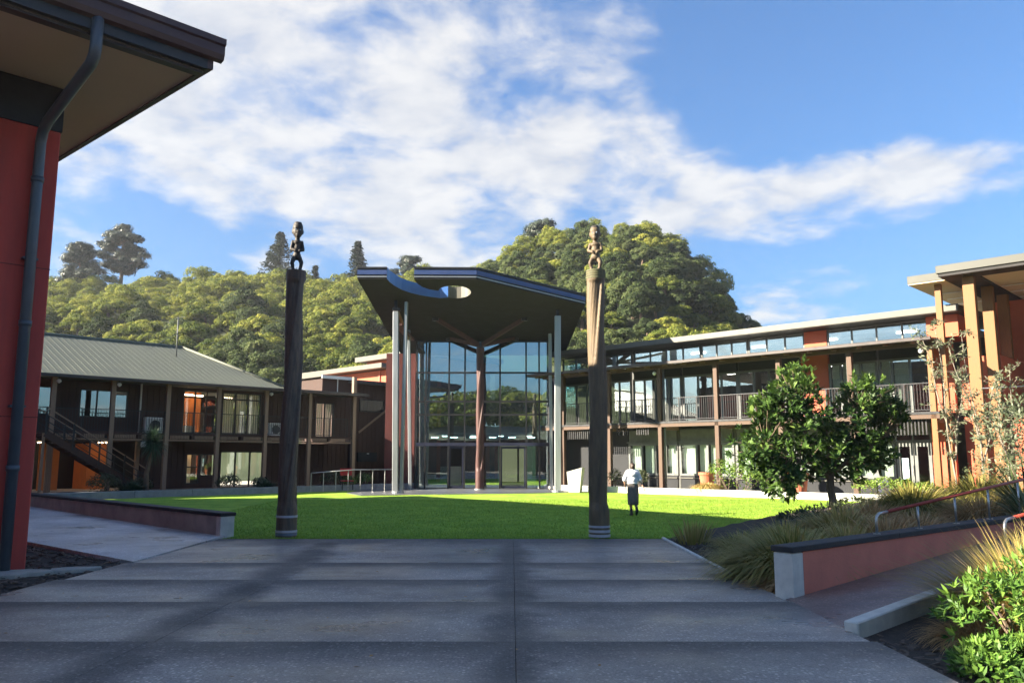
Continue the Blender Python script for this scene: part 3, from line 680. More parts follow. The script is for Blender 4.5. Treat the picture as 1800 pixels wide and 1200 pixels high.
def railing(parent, x0, x1, y, zb, zt, step=.11, m='steel_dark', posts=1.0):
    fr = MB(); fr.box(x0, x1, y - .025, y + .025, zt - .035, zt); fr.box(x0, x1, y - .015, y + .015, zb + .06, zb + .09)
    n = max(1, round((x1 - x0) / posts))
    for i in range(n + 1):
        x = x0 + (x1 - x0) * i / n; fr.box(x - .018, x + .018, y - .018, y + .018, zb, zt - .036)
    r = fr.build('railing', m, parent); b = MB(); k = int((x1 - x0) / step)
    for i in range(1, k):
        x = x0 + (x1 - x0) * i / k; b.box(x - .0075, x + .0075, y - .0075, y + .0075, zb + .091, zt - .036)
    b.build('balusters', m, r, kind='stuff'); return r

# ------------------------------------------------------------------ right building
RX, RY, RA = 4.85, 40.6, RAD(-44)
def R2W(x, y): c, s = math.cos(RA), math.sin(RA); return (RX + c * x - s * y, RY + s * x + c * y)
def right_building():
    t = thing('office_building', 'two storey courtyard building with verandah posts and glazed clerestory on the right', 'building', (RX, RY, 0), RA)
    X0, X1 = -5.0, 15.2
    box(X0, X1 + .4, .0, 9, -.2, .3).build('floor_slab', 'concrete', t)
    box(X0, X1, 1.75, 9, 3.12, 3.36).build('floor', 'interior', t)
    box(X0, X1, 8.7, 9, .3, 7.3).build('back_wall', 'interior', t)
    box(X0, X1, 2.1, 8.7, 6.32, 6.34).build('ceiling', 'interior_pale', t) if False else None
    post = MB().box(-.1, .1, -.1, .1, .3, 6.02).mesh('post', 'timber_brown', bevel=.01)
    for k in range(-1, 6): put('post', post if k < 5 else MB().box(-.1, .1, -.1, .1, .3, 5.9).mesh('post', 'timber', bevel=.01), t, (k * 3.0, 0, 0))
    for x in (3.16, 5.86, 14.86 - 3): MB().tube([(x, .1, .3), (x, .1, 5.95)], .045, 8).build('downpipe', 'grey_frame', t, smooth=True)
    # deck
    box(X0, X1, -.12, 2.0, 3.36, 3.46).build('deck', 'steel_dark', t)
    box(X0, X1, -.10, -.02, 3.20, 3.355).build('edge_beam', 'timber_brown', t)
    for k in range(-1, 6): box(k * 3 - .06, k * 3 + .06, .1, 1.45, 3.08, 3.355).build('joist', 'timber_dim', t)
    for k in range(-2, 5): railing(t, k * 3 + .11, k * 3 + 2.89, 0, 3.46, 4.55)
    for (a, b, zb) in ((-2.8, -.2, 2.72), (.35, 1.25, 2.86), (1.55, 2.35, 2.86), (11.9, 14.85, 2.62)):
        s = MB(); n = int((b - a) / .13)
        s.box(a, b, .12, .15, 3.12, 3.16)
        for i in range(n): s.box(a + i * .13, a + i * .13 + .05, .08, .12, zb, 3.19)
        s.build('slat_screen', 'steel_dark', t)
    # verandah roof
    v = MB(); v.add([(X0, -.55, 6.10), (X1, -.55, 6.10), (X1, 2.25, 6.36), (X0, 2.25, 6.36), (X0, -.55, 6.16), (X1, -.55, 6.16), (X1, 2.25, 6.42), (X0, 2.25, 6.42)],
                    [(3, 2, 1, 0), (4, 5, 6, 7), (0, 1, 5, 4), (1, 2, 6, 5), (2, 3, 7, 6), (3, 0, 4, 7)]); v.build('verandah_roof', 'gutter_brown', t)
    g = MB().box(X0, X1 + .05, -.68, -.552, 6.06, 6.20); g.build('gutter', 'gutter_brown', t, bevel=.015)
    box(X0, X1, -.06, .06, 5.93, 6.085).build('verandah_beam', 'timber_brown', t)
    for k in np.arange(X0 + .5, X1, 1.0): MB().bar((k, -.5, 6.04), (k, 2.0, 6.27), .05, .10).build('rafter', 'timber_dim', t)
    # upper floor glazing at y = 2
    W = lambda *a, **k: window(t, *a, **k)
    mixb = lambda n, p, mm='blind': [mm if rnd.random() < p else None for _ in range(n)]
    segs = [(-4.8, -.1, 6), (.1, 2.9, 4), (3.05, 5.95, 4), (6.05, 9.05, 4), (10.35, 12.3, 3), (12.42, 14.3, 3)]
    for (a, b, n) in segs:
        ws = [rnd.choice((.7, 1, 1.25)) for _ in range(n)]
        W(a, b, 3.5, 5.72, 2.0, n, zs=(4.0,) if a == 10.35 else (), fw=.09, fmat='grey_frame', pmat='glass_sky', blind=mixb(n, .45), widths=ws, blind_to=3.9 if rnd.random() < .5 else None)
        box(a, b, 2.0, 2.12, 5.765, 6.3).build('spandrel', 'interior_dark', t)
    box(9.1, 10.3, 1.94, 2.2, 3.46, 6.33).build('wall_panel', 'coral_render', t)
    box(14.35, 15.2, 1.94, 2.2, 3.46, 6.33).build('wall_panel', 'coral_render', t)
    # clerestory
    cl = [(-4.9, -.2, 5), (0, 3.9, 4), (4.0, 6.4, 3), (6.5, 9.15, 3), (10.25, 14.35, 4)]
    for (a, b, n) in cl: W(a, b, 6.46, 7.26, 2.25, n, fw=.06, fmat='grey_frame', pmat='glass_sky')
    box(9.2, 10.2, 2.18, 2.4, 6.43, 7.29).build('wall_panel', 'coral_render', t)
    box(14.4, 15.55, 1.75, 3.6, 6.43, 7.29).build('wall_panel', 'coral_render', t)
    box(X0, 15.2, 2.6, 8.6, 7.18, 7.2).build('ceiling', 'interior_pale', t)
    # light troughs seen through the clerestory
    r = MB(); r.add([(X0, 1.15, 7.30), (15.75, 1.15, 7.30), (15.75, 9.2, 7.62), (X0, 9.2, 7.62), (X0, 1.15, 7.56), (15.75, 1.15, 7.56), (15.75, 9.2, 7.88), (X0, 9.2, 7.88)],
                    [(3, 2, 1, 0), (4, 5, 6, 7), (0, 1, 5, 4), (1, 2, 6, 5), (2, 3, 7, 6), (3, 0, 4, 7)]); r.build('roof', 'fascia_grey', t, bevel=.01)
    box(X0, 15.77, 1.12, 1.147, 7.33, 7.58).build('fascia', 'pale_metal', t)
    # ground floor at y = 1.5
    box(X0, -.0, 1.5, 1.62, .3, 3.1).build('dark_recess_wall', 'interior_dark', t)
    segs = [(.1, 2.9, 4), (3.1, 5.9, 4), (6.1, 8.9, 4), (9.1, 12.2, 4)]
    for (a, b, n) in segs:
        ws = [rnd.choice((.8, 1, 1.2)) for _ in range(n)]
        W(a, b, .98, 2.42, 1.5, n, fw=.10, fmat='grey_frame', pmat='glass', blind=['blind'] * n, widths=ws, gap=.18)
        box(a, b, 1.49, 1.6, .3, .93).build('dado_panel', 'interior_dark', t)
        box(a, b, 1.49, 1.6, 2.47, 3.12).build('spandrel', 'grey_frame', t)
        box(a - .1, b + .1, 1.40, 1.49, 2.50, 2.56).build('transom', 'grey_frame', t)
        box(a, b, 1.42, 1.488, .80, .84).build('sill', 'pale_metal', t)
    W(12.3, 12.95, .98, 2.42, 1.5, 1, fw=.1, fmat='grey_frame', pmat='glass', blind=['blind'], gap=.18)
    box(12.25, 13.0, 1.49, 1.6, .3, .93).build('dado_panel', 'navy', t); box(12.25, 14.35, 1.49, 1.6, 2.72, 3.12).build('spandrel', 'grey_frame', t)
    W(13.05, 14.35, 2.42, 2.68, 1.5, 2, fw=.06, fmat='grey_frame', pmat='glass')
    dr = MB()
    for (a, b) in ((13.05, 13.68), (13.72, 14.35)):
        for q in ((a, a + .12, .32, 2.38), (b - .12, b, .32, 2.38), (a + .12, b - .12, .32, .55), (a + .12, b - .12, 2.2, 2.38)): dr.box(q[0], q[1], 1.48, 1.54, q[2], q[3])
    dd = dr.build('door', 'grey_frame', t)
    box(13.17, 13.56, 1.50, 1.515, .55, 2.2).build('pane', 'glass', dd); box(13.84, 14.23, 1.50, 1.515, .55, 2.2).build('pane', 'glass', dd)
    box(13.24, 13.48, 1.492, 1.498, .95, 1.75).build('notice', 'poster', dd)
    MB().bar((13.64, 1.42, 1.1), (13.64, 1.42, 1.5), .025).build('handle', 'stainless', dd)
    box(14.4, 15.2, 1.44, 1.7, .3, 3.1).build('wall_panel', 'coral_render', t)
    for k in (3, 6, 9): box(k - .06, k + .06, 1.52, 6.5, .3, 3.1).build('partition', 'interior', t); box(k - .06, k + .06, 2.1, 6.5, 3.46, 6.3).build('partition', 'interior', t)
    for i, x in enumerate(np.arange(.6, 14, 1.7)):
        box(x, x + .8, 3.2 + (i % 3) * .7, 3.35 + (i % 3) * .7, 5.95, 6.0).build('ceiling_light', 'lamp_white', t)
        if i % 2: box(x, x + .8, 4.0, 4.15, 7.08, 7.13).build('ceiling_light', 'lamp_white', t)
    return t
RB = right_building()
def sphere_lamp(label, loc, group='round white lamps at the eaves'):
    t = thing('eaves_lamp', label, 'lamp', loc, 0, group)
    b = MB(); b.tube([(0, 0, .0), (0, 0, .03), (0, 0, .06), (0, 0, .1), (0, 0, .14), (0, 0, .17), (0, 0, .19)], [.02, .06, .09, .1, .09, .06, .01], 14)
    b.build('globe', 'white_paint', t, smooth=True); MB().tube([(0, 0, .19), (0, 0, .3)], .02, 8).build('stem', 'steel_dark', t)
sphere_lamp('round white lamp on the corner post beside the tall timber columns', (*R2W(14.75, -.2), 5.62))
sphere_lamp('round white lamp under the eaves nearest the pale carved pole', (*R2W(2.78, -.1), 5.65))

def right_wing():
    t = thing('column_porch_building', 'tall porch with flat pale roofs carried on slender timber columns at the right edge', 'building', (*R2W(16.64, -.6), 0), RA)
    # local origin at the foot of the first column; a = along facade, b = inwards
    zs = 8.2
    box(-.86, 14, -.76, 13, zs + .12, zs + .40).build('roof', 'fascia_grey', t, bevel=.01)
    box(-.80, .30, -.70, 13, zs, zs + .117).build('soffit_beam', 'soffit_dark', t)
    box(.303, 14, -.70, .2, zs, zs + .117).build('soffit_beam', 'soffit_dark', t)
    box(.303, 14, .203, 13, zs + .06, zs + .115).build('soffit', 'soffit_cream', t)
    box(-2.2, -.862, .36, 9.5, zs + .10, zs + .40).build('lower_roof', 'fascia_grey', t, bevel=.01)
    box(-2.18, -.862, .38, 9.5, zs + .06, zs + .097).build('lower_soffit', 'soffit_cream', t)
    cm = MB().box(-.19, .19, -.14, .14, .3, zs).mesh('column', 'timber', bevel=.012)
    for y in (0, 2.4, 4.6): put('column', cm, t, (0, y, 0))
    put('column', MB().box(-.11, .11, -.1, .1, .3, zs + .06).mesh('column', 'timber', bevel=.01), t, (-1.30, .95, 0))
    box(-1.1, 14, 6.2, 6.5, .3, 8.2).build('wall', 'coral_render', t)
    box(-1.2, .9, 2.6, 6.18, .3, 3.3).build('wall_panel', 'coral_render', t); box(-1.2, .2, 2.6, 6.18, 3.6, 5.6).build('wall_panel', 'coral_render', t)
    for (a, b, z0, z1, n) in ((1.0, 4.8, 4.1, 6.0, 4), (1.0, 4.8, 6.5, 7.5, 4), (5.0, 9, 4.1, 6.0, 4), (5, 9, 6.5, 7.5, 4), (1.2, 4.8, .9, 3.4, 4), (5, 9, .9, 3.4, 4)):
        w = window(t, a, b, z0, z1, 6.12, n, fw=.09, fmat='grey_frame', pmat='glass_sky')
    box(.95, 13, 4.95, 6.15, 3.75, 3.98).build('deck', 'steel_dark', t)
    for k in range(4): railing(t, .95 + k * 3, 3.9 + k * 3, 5.0, 3.98, 5.05)
    box(.9, 13, 4.9, 5.1, 6.1, 6.3).build('sun_shade', 'fascia_grey', t)
    for i, y in enumerate((1.6, 3.0, 4.4)):
        for q in range(2): MB().bar((-1.9 + q * 2.3, y + 1.2, zs + .02), (-.95 + q * 2.3, y + 1.2, zs + .02), .06, .03).build('light_strip', 'white_paint', t)
    # wire balustrade between the columns
    MB().tube([(0.2, -.3, 4.15), (9, -.3, 4.15)], .02, 6).build('wire_rail', 'stainless', t)
right_wing()

def back_kerbs():
    """pale retaining kerbs along both sides of the lawn"""
    t = thing('kerb_wall', 'long pale concrete kerb wall in front of the right building', 'kerb', (RX, RY, 0), RA)
    xs = [-2.6, .5, 3.6, 6.7, 9.8, 12.9, 15.6]
    for i in range(len(xs) - 1): box(xs[i] + .004, xs[i + 1] - .004, -1.15, -.9, -.1, .42).build('kerb_block', 'concrete_pale', t, bevel=.012)
    box(-2.6, 15.6, -.9, .0, -.1, .36).build('bed_soil', 'mulch', t)
    t = thing('kerb_wall', 'bluish grey concrete kerb wall in front of the brown left building', 'kerb', (LX, LY, 0), LA)
    x = -21
    while x < 4.6: box(x + .006, x + 2.394, -5.35, -5.15, -.1, .44).build('kerb_block', 'concrete_blue', t, bevel=.01); x += 2.4
    MB().box(-21, 4.6, -5.15, 1.4, -.1, .22).build('planting_bed', 'mulch', t)
LX, LY, LA = -11.2, 45.5, RAD(45.7)
def L2W(x, y): c, s = math.cos(LA), math.sin(LA); return (LX + c * x - s * y, LY + s * x + c * y)
back_kerbs()

# ------------------------------------------------------------------ left brown building
def left_building():
    t = thing('brown_building', 'brown two storey timber building with hipped metal roof and balcony on the left', 'building', (LX, LY, 0), LA)
    X0, X1 = -21.0, 2.9
    box(X0, 7.2, 1.0, 13, -.2, .2).build('floor_slab', 'concrete', t)
    # posts
    pm = MB().box(-.1, .1, -.09, .09, .2, 5.35).mesh('post', 'timber_dim', bevel=.01)
    for i, x in enumerate((-18.3, -15.7, -13.13, -10.6, -8.02, -5.43, -2.77, -.11)): put('post', pm, t, (x, 0, 0))
    MB().box(-.11, .11, -.1, .1, .2, 6.45).build('post', 'timber_dim', t, loc=(2.83, 0, 0))
    # upper storey wall as vertical boards with openings
    opens = [(-13.9, -12.75, 3.75, 5.0), (-11.5, -9.35, 3.7, 4.97), (-6.55, -4.7, 3.02, 5.22), (-4.42, -2.22, 3.02, 5.22), (1.3, 2.5, 2.98, 4.95)]
    w = MB(); x = X0
    cuts = sorted([X0, X1 + 1.2] + [q for o in opens for q in o[:2]])
    for a, b in zip(cuts[:-1], cuts[1:]):
        o = [q for q in opens if abs(q[0] - a) < 1e-6]
        if o: 
            w.box(a, b, 1.6, 1.75, 2.95, o[0][2]); w.box(a, b, 1.6, 1.75, o[0][3], 5.38)
        else:
            w.box(a, b, 1.6, 1.75, 2.95, 5.38)
    wl = w.build('wall', 'brown_clad', t)
    bt = MB(); x = X0
    while x < X1 + 1.1:
        if not any(q[0] - .05 < x < q[1] + .05 for q in opens): bt.box(x, x + .035, 1.575, 1.599, 2.96, 5.37)
        x += .3
    bt.build('battens', 'brown_clad', wl, kind='stuff')
    window(t, -13.9, -12.75, 3.75, 5.0, 1.62, 2, fw=.06, pmat='glass_sky')
    window(t, -11.5, -9.35, 3.7, 4.97, 1.62, 3, fw=.06, pmat='glass_sky', widths=[1, 1, .85])
    d1 = window(t, -6.55, -4.7, 3.02, 5.22, 1.62, 3, zs=(4.88,), fw=.07, pmat='glass_clear', name='glazed_door')
    d2 = window(t, -4.42, -2.22, 3.02, 5.22, 1.62, 3, zs=(4.88,), fw=.07, pmat='glass_clear', name='glazed_door', blind='blind_warm')
    window(t, 1.3, 2.5, 2.98, 4.95, 1.62, 2, fw=.07, pmat='glass_clear', name='glazed_door', blind='blind_warm')
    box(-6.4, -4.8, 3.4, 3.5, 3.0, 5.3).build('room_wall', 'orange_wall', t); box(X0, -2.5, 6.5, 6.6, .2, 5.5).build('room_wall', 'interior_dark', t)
    box(-6.0, -5.4, 2.6, 3.0, 3.0, 3.45).build('room_cabinet', 'blind_warm', t)
    for (x, y, z) in ((-5.9, 2.6, 5.05), (-5.2, 2.9, 5.05), (-3.4, 3.2, 5.05), (-4.85, 3.0, 2.35), (-5.6, 2.7, 2.35), (-2.6, 3.4, 2.3), (-11.8, 5.5, 2.5), (-9.6, 3.6, 2.5)): box(x - .25, x + .25, y - .08, y + .08, z, z + .05).build('ceiling_light', 'lamp_warm', t)
    # deck with slatted front
    box(X0, X1, -.05, 1.6, 2.86, 2.95).build('deck', 'brown_clad', t)
    box(X0, X1, 0.02, 0.10, 2.58, 2.66).build('deck_beam', 'timber_dim', t)
    k = 0
    xs = [-18.3, -15.7, -13.13, -10.6, -8.02, -5.43, -2.77, -.11, 2.5]
    for a, b in zip(xs[:-1], xs[1:]):
        h = (a + b) / 2
        for (c, d) in ((a + .18, h - .12), (h + .12, b - .18)):
            s = MB(); n = int((d - c) / .075)
            for i in range(n): s.box(c + i * .075, c + i * .075 + .05, -.04, -.01, 2.68, 2.85)
            s.build('slat_band', 'timber_dim', t)
        box(h - .07, h + .07, -.07, 1.5, 2.67, 2.855).build('joist', 'brown_clad', t)
        railing(t, a + .11, b - .11, -.02, 2.95, 4.0, step=.12)
    # ground floor: open undercroft to the left, boarded rooms to the right
    g = MB()
    for (a, b, z0, z1) in ((-8.3, -5.95, .2, 2.6), (-5.3, -5.2, .2, 2.6), (-4.35, -4.1, .2, 2.6), (-5.95, -4.1, 1.95, 2.6), (-5.95, -5.2, .2, .45), (-5.2, -4.35, .2, .85), (-1.55, 4.1, .2, 2.6), (-4.1, -1.55, 2.1, 2.6)): g.box(a, b, 2.2, 2.35, z0, z1)
    gw = g.build('ground_wall', 'brown_clad', t)
    bt = MB(); x = -8.25
    while x < 4: 
        if not (-5.98 < x < -1.5): bt.box(x, x + .03, 2.178, 2.199, .22, 2.58)
        x += .3
    bt.build('battens', 'brown_clad', gw, kind='stuff')
    window(t, -5.95, -5.3, .45, 1.95, 2.22, 1, zs=(1.3,), fw=.06, pmat='glass_clear'); window(t, -5.2, -4.35, .85, 1.95, 2.22, 1, fw=.06, pmat='glass')
    window(t, -4.1, -1.55, .2, 2.1, 2.22, 3, fw=.07, pmat='glass')
    box(-5.6, -5.4, 2.9, 3.0, .2, 2.4).build('room_wall', 'blind_warm', t)
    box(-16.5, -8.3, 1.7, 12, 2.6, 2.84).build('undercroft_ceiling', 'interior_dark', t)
    for (a, b) in ((-12.2, -11.3), (-9.9, -8.9)): box(a, b, 4.6, 4.7, .2, 2.5).build('undercroft_wall', 'orange_wall', t)
    box(-10.0, -9.9, 4.6, 9.5, .2, 2.5).build('undercroft_wall', 'orange_wall', t)
    for x in (-16.2, -13.5, -12.4, -8.45): box(x - .09, x + .09, 2.2, 2.38, .2, 2.6).build('undercroft_post', 'timber_dim', t)
    box(-20.8, -16.6, 2.2, 2.35, .2, 2.6).build('ground_wall', 'brown_clad', t)
    # hipped roof with ribs
    ez, ey, rz, ry = 5.42, -.55, 8.0, 6.0
    xe = -1.8; xr = -4.9; rb = MB()
    E0, E1 = (X0 - 1, ey), (xe, ey)
    front = [(X0 - 1, ey, ez), (xe, ey, ez), (xr, ry, rz), (X0 - 1, ry, rz)]
    hip = [(xe, ey, ez), (xe, 12.5, ez), (xr, ry, rz)]
    back = [(xe, 12.5, ez), (X0 - 1, 12.5, ez), (X0 - 1, ry, rz), (xr, ry, rz)]
    rb.quad(*front); rb.quad(*hip); rb.quad(*back); rb.quad((X0 - 1, ey, ez - .02), (X0 - 1, 12.5, ez - .02), (xe, 12.5, ez - .02), (xe, ey, ez - .02))
    roof = rb.build('roof', 'roof_metal', t)
    ribs = MB(); x = X0 - .8; sl_ = (rz - ez) / (ry - ey)
    while x < xe - .1:
        ytop = ry if x < xr else ey + (xe - x) / (xe - xr) * (ry - ey)
        ribs.bar((x, ey + .02, ez + .02), (x, ytop, ez + .02 + (ytop - ey) * sl_), .03, .009); x += .3
    y = ey + .2
    while y < 12.3:
        k = (y - ey) / (ry - ey) if y < ry else (12.5 - y) / (12.5 - ry)
        ribs.bar((xe - .02, y, ez + .02), (xe - (xe - xr) * k, y, ez + .02 + k * (rz - ez)), .03, .009); y += .3
    ribs.build('roof_ribs', 'roof_metal', roof, kind='stuff')
    MB().tube([(X0 - 1, ry, rz + .03), (xr, ry, rz + .03)], .09, 8).build('ridge_cap', 'roof_metal', roof, smooth=True)
    MB().tube([(xe, ey, ez + .04), (xr, ry, rz + .04)], .07, 8).build('hip_cap', 'roof_metal', roof, smooth=True)
    box(X0 - 1, 3.4, ey - .14, ey - .002, ez - .13, ez + .02).build('gutter', 'gutter_brown', t, bevel=.015)
    box(xe + .02, 3.3, ey + .002, 4.0, ez - .03, ez + .05).build('flat_roof', 'roof_metal', t)
    box(X0 - 1, 3.2, -.06, .06, 5.33, 5.38).build('eaves_beam', 'timber_dim', t)
    box(X0 - 1, xe, -.40, 1.6, 5.30, 5.355).build('eaves_soffit', 'brown_clad', t) if False else None
    MB().tube([(-8.75, 1.5, 3.0), (-8.75, 1.5, 5.4)], .05, 8).build('downpipe', 'white_paint', t, smooth=True)
    MB().tube([(-5.28, .1, .2), (-5.28, .1, 5.35)], .045, 8).build('downpipe', 'gutter_brown', t, smooth=True)
left_building()
for lb, x in (('round white lamp under the left eaves nearest the red wall', -13.0), ('round white lamp under the left eaves above the middle window', -10.42), ('round white lamp under the left eaves beside the dark carved pole', -2.6)):
    sphere_lamp(lb, (*L2W(x, -.2), 5.05))
def aircon(label, x, z, w, h):
    t = thing('air_conditioner', label, 'air conditioner', (*L2W(x, 1.2), z), LA, 'outdoor units on the balcony')
    box(-w / 2, w / 2, -.16, .16, .04, h).build('case', 'appliance', t, bevel=.02)
    g = MB(); 
    for i in range(11): g.box(-w / 2 + .04 + i * (w - .08) / 10.5, -w / 2 + .06 + i * (w - .08) / 10.5, -.175, -.162, .08, h - .05)
    g.build('grille', 'grey_frame', t)
    MB().tube([(.05, -.161, h * .5), (.05, -.172, h * .5)], h * .33, 20).build('fan', 'interior_dark', t)
    for s in (-1, 1): box(s * w * .35 - .03, s * w * .35 + .03, -.15, .15, 0, .04).build('foot', 'steel_dark', t)
aircon('white air conditioner on the balcony above the cabbage tree', -8.2, 2.95, .85, .8)
aircon('white air conditioner on the balcony beside the dark carved pole', -1.6, 2.95, .7, .72)
def floodlight():
    t = thing('floodlight', 'small pale floodlight under the balcony beside the cabbage tree', 'lamp', (*L2W(-9.1, -.1), 2.4), LA)
    box(-.14, .14, -.12, .05, -.12, .14).build('case', 'appliance', t, bevel=.03); MB().bar((0, .0, .14), (0, .05, .26), .04).build('bracket', 'steel_dark', t)
floodlight()
def stairs():
    t = thing('outdoor_stair', 'dark timber stair going down from the balcony at the left', 'stair', (*L2W(-13.9, -.85), 0), LA)
    n = 15; run = 4.35; rise = 2.65 / n
    for s in (0, -1.15): MB().bar((0, s, 2.78), (run, s, .18), .05, .28).build('stringer', 'brown_clad', t)
    for i in range(n):
        x = (i + .5) * run / n; z = 2.86 - (i + .7) * rise; box(x - .15, x + .15, -1.12, -.03, z - .04, z).build('tread', 'brown_clad', t)
    for s in (0.03, -1.18):
        MB().bar((0, s, 3.86), (run, s, 1.2), .05, .05).build('handrail', 'timber_dim', t)
        for q in (.3, .55): MB().bar((0, s, 3.86 - q), (run, s, 1.2 - q), .03, .03).build('rail', 'steel_dark', t)
        for i in range(5): x = i * run / 4; z = 2.86 - x / run * 2.65; box(x - .03, x + .03, s - .03, s + .03, z - .1, z + 1.0).build('post', 'steel_dark', t)
    box(-2.2, .0, -1.2, .05, 2.80, 2.88).build('landing', 'brown_clad', t)
    for s in (-1.15, .0): box(-.1, -.0, s, s + .08, .1, 2.8).build('support_post', 'timber_dim', t)
stairs()
def aerial():
    t = thing('roof_aerial', 'thin grey radio mast with a stay on the brown building roof', 'aerial', (*L2W(-6.05, 4.0), 7.1), LA)
    MB().tube([(0, 0, 0), (0, 0, 2.3)], .035, 8).build('mast', 'grey_frame', t, smooth=True)
    MB().tube([(0, 0, 1.4), (-1.7, 0, .25)], .014, 6).build('stay', 'grey_frame', t)
    m = MB(); m.bar((-.15, 0, 2.2), (.35, 0, 2.35), .02)
    for i in range(4): m.bar((-.1 + i * .13, -.2, 2.22 + i * .04), (-.1 + i * .13, .2, 2.22 + i * .04), .012)
    m.build('antenna', 'grey_frame', t)
aerial()
def link_block():
    t = thing('stair_block', 'dark brown boarded link block between the left building and the entrance', 'building', (*L2W(4.0, 1.5), 0), LA)
    box(0, 7.2, 0.2, 6, .1, 6.25).build('wall', 'brown_clad', t)
    b = MB(); x = .05
    while x < 7.1: b.box(x, x + .03, .175, .199, .2, 6.2); x += .32
    b.build('battens', 'brown_clad', t, kind='stuff')
    box(-.4, 7.4, -.4, 6.2, 6.26, 6.36).build('roof', 'roof_metal', t); box(-.4, 7.4, -.52, -.402, 6.2, 6.42).build('gutter', 'gutter_brown', t, bevel=.02)
    window(t, .4, 2.2, 4.6, 5.3, .13, 1, fw=.06, pmat='glass')
    MB().bar((.3, .05, 3.3), (2.6, .05, 4.9), .05, .12).build('stair_string', 'timber_dim', t)
    box(2.6, 2.66, .1, .19, .2, 3.9).build('downpipe', 'grey_frame', t); box(.3, 1.7, .06, .19, 1.55, 2.1).build('sign_board', 'interior_dark', t)
    MB().tube([(1.0, .02, 2.0), (1.0, .02, 2.05)], .07, 10).build('wall_light', 'white_paint', t)
    box(2.75, 3.75, .14, .19, .2, 2.3).build('door', 'carve_red', t)
    # raised lid with pale gutter and rainwater head
    box(-2.2, -.05, .3, 4, 5.6, 6.5).build('raised_box', 'brown_clad', t); box(-2.4, .1, .1, 4.2, 6.52, 6.62).build('raised_roof', 'pale_metal', t)
    box(-2.4, .05, .02, .098, 6.42, 6.60).build('pale_gutter', 'white_paint', t)
    MB().tube([(-.1, .0, 6.45), (-.1, -.05, 6.2), (-.1, -.05, 5.5)], .08, 8).build('downpipe', 'timber', t, smooth=True); MB().tube([(-1.2, .2, 5.6), (-1.2, .2, 6.45)], .03, 6).build('vent_pipe', 'white_paint', t)
link_block()
def coral_blocks():
    t = thing('coral_block', 'coral rendered block with stepped pale slab roofs behind the entrance', 'building', (-8.3, 52, 0), RA)
    box(-9, 0, .3, 9, -.3, 7.4).build('wall', 'coral_render', t)
    r = MB(); r.box(-10, .5, -.5, 9, 7.45, 7.75); r.build('roof', 'pale_metal', t)
    box(-4.2, 1.6, 1.8, 9, 7.0, 8.3).build('upper_wall', 'coral_render', t); box(-4.8, 2.0, 1.2, 9, 8.32, 8.66).build('upper_roof', 'pale_metal', t)
    box(.05, 1.5, 1.0, 9, -.3, 7.0).build('side_wall', 'coral_render', t)
    box(-.7, -.62, .22, .298, 5, 7.4).build('panel_joint', 'coral_wall', t)
coral_blocks()
def ramp_left_rail():
    p = [gz for gz in ((-9.4, 39.6), (-5.75, 40.6))]
    t = thing('handrail', 'thin steel handrail in front of the brown link block', 'handrail', (-9.6, 39.4, .1))
    d = Vector((4.0, .7, 0)); n = 8
    MB().tube([(0, 0, .95), tuple(d * .5 + Vector((0, 0, 1.1))), tuple(d + Vector((0, 0, 1.12)))], .025, 8).build('top_rail', 'stainless', t, smooth=True)
    for i in range(n):
        q = d * (i / (n - 1)); MB().tube([(q.x, q.y, 0), (q.x, q.y, .95 + .17 * min(1, i / (n - 1) * 2))], .02, 6).build('post', 'stainless', t)
    c = thing('red_chair', 'red chair back showing above the thin steel handrail', 'chair', (-8.3, 41.2, .2), .4)
    box(-.3, .3, -.03, .03, .7, 1.05).build('backrest', 'chair_red', c, bevel=.02); box(-.3, .3, -.5, 0, .42, .47).build('seat', 'chair_red', c, bevel=.02)
    for sx in (-.26, .26):
        for sy in (-.46, 0): box(sx - .02, sx + .02, sy - .02, sy + .02, 0, .42 if sy else .7).build('leg', 'steel_dark', c)
ramp_left_rail()

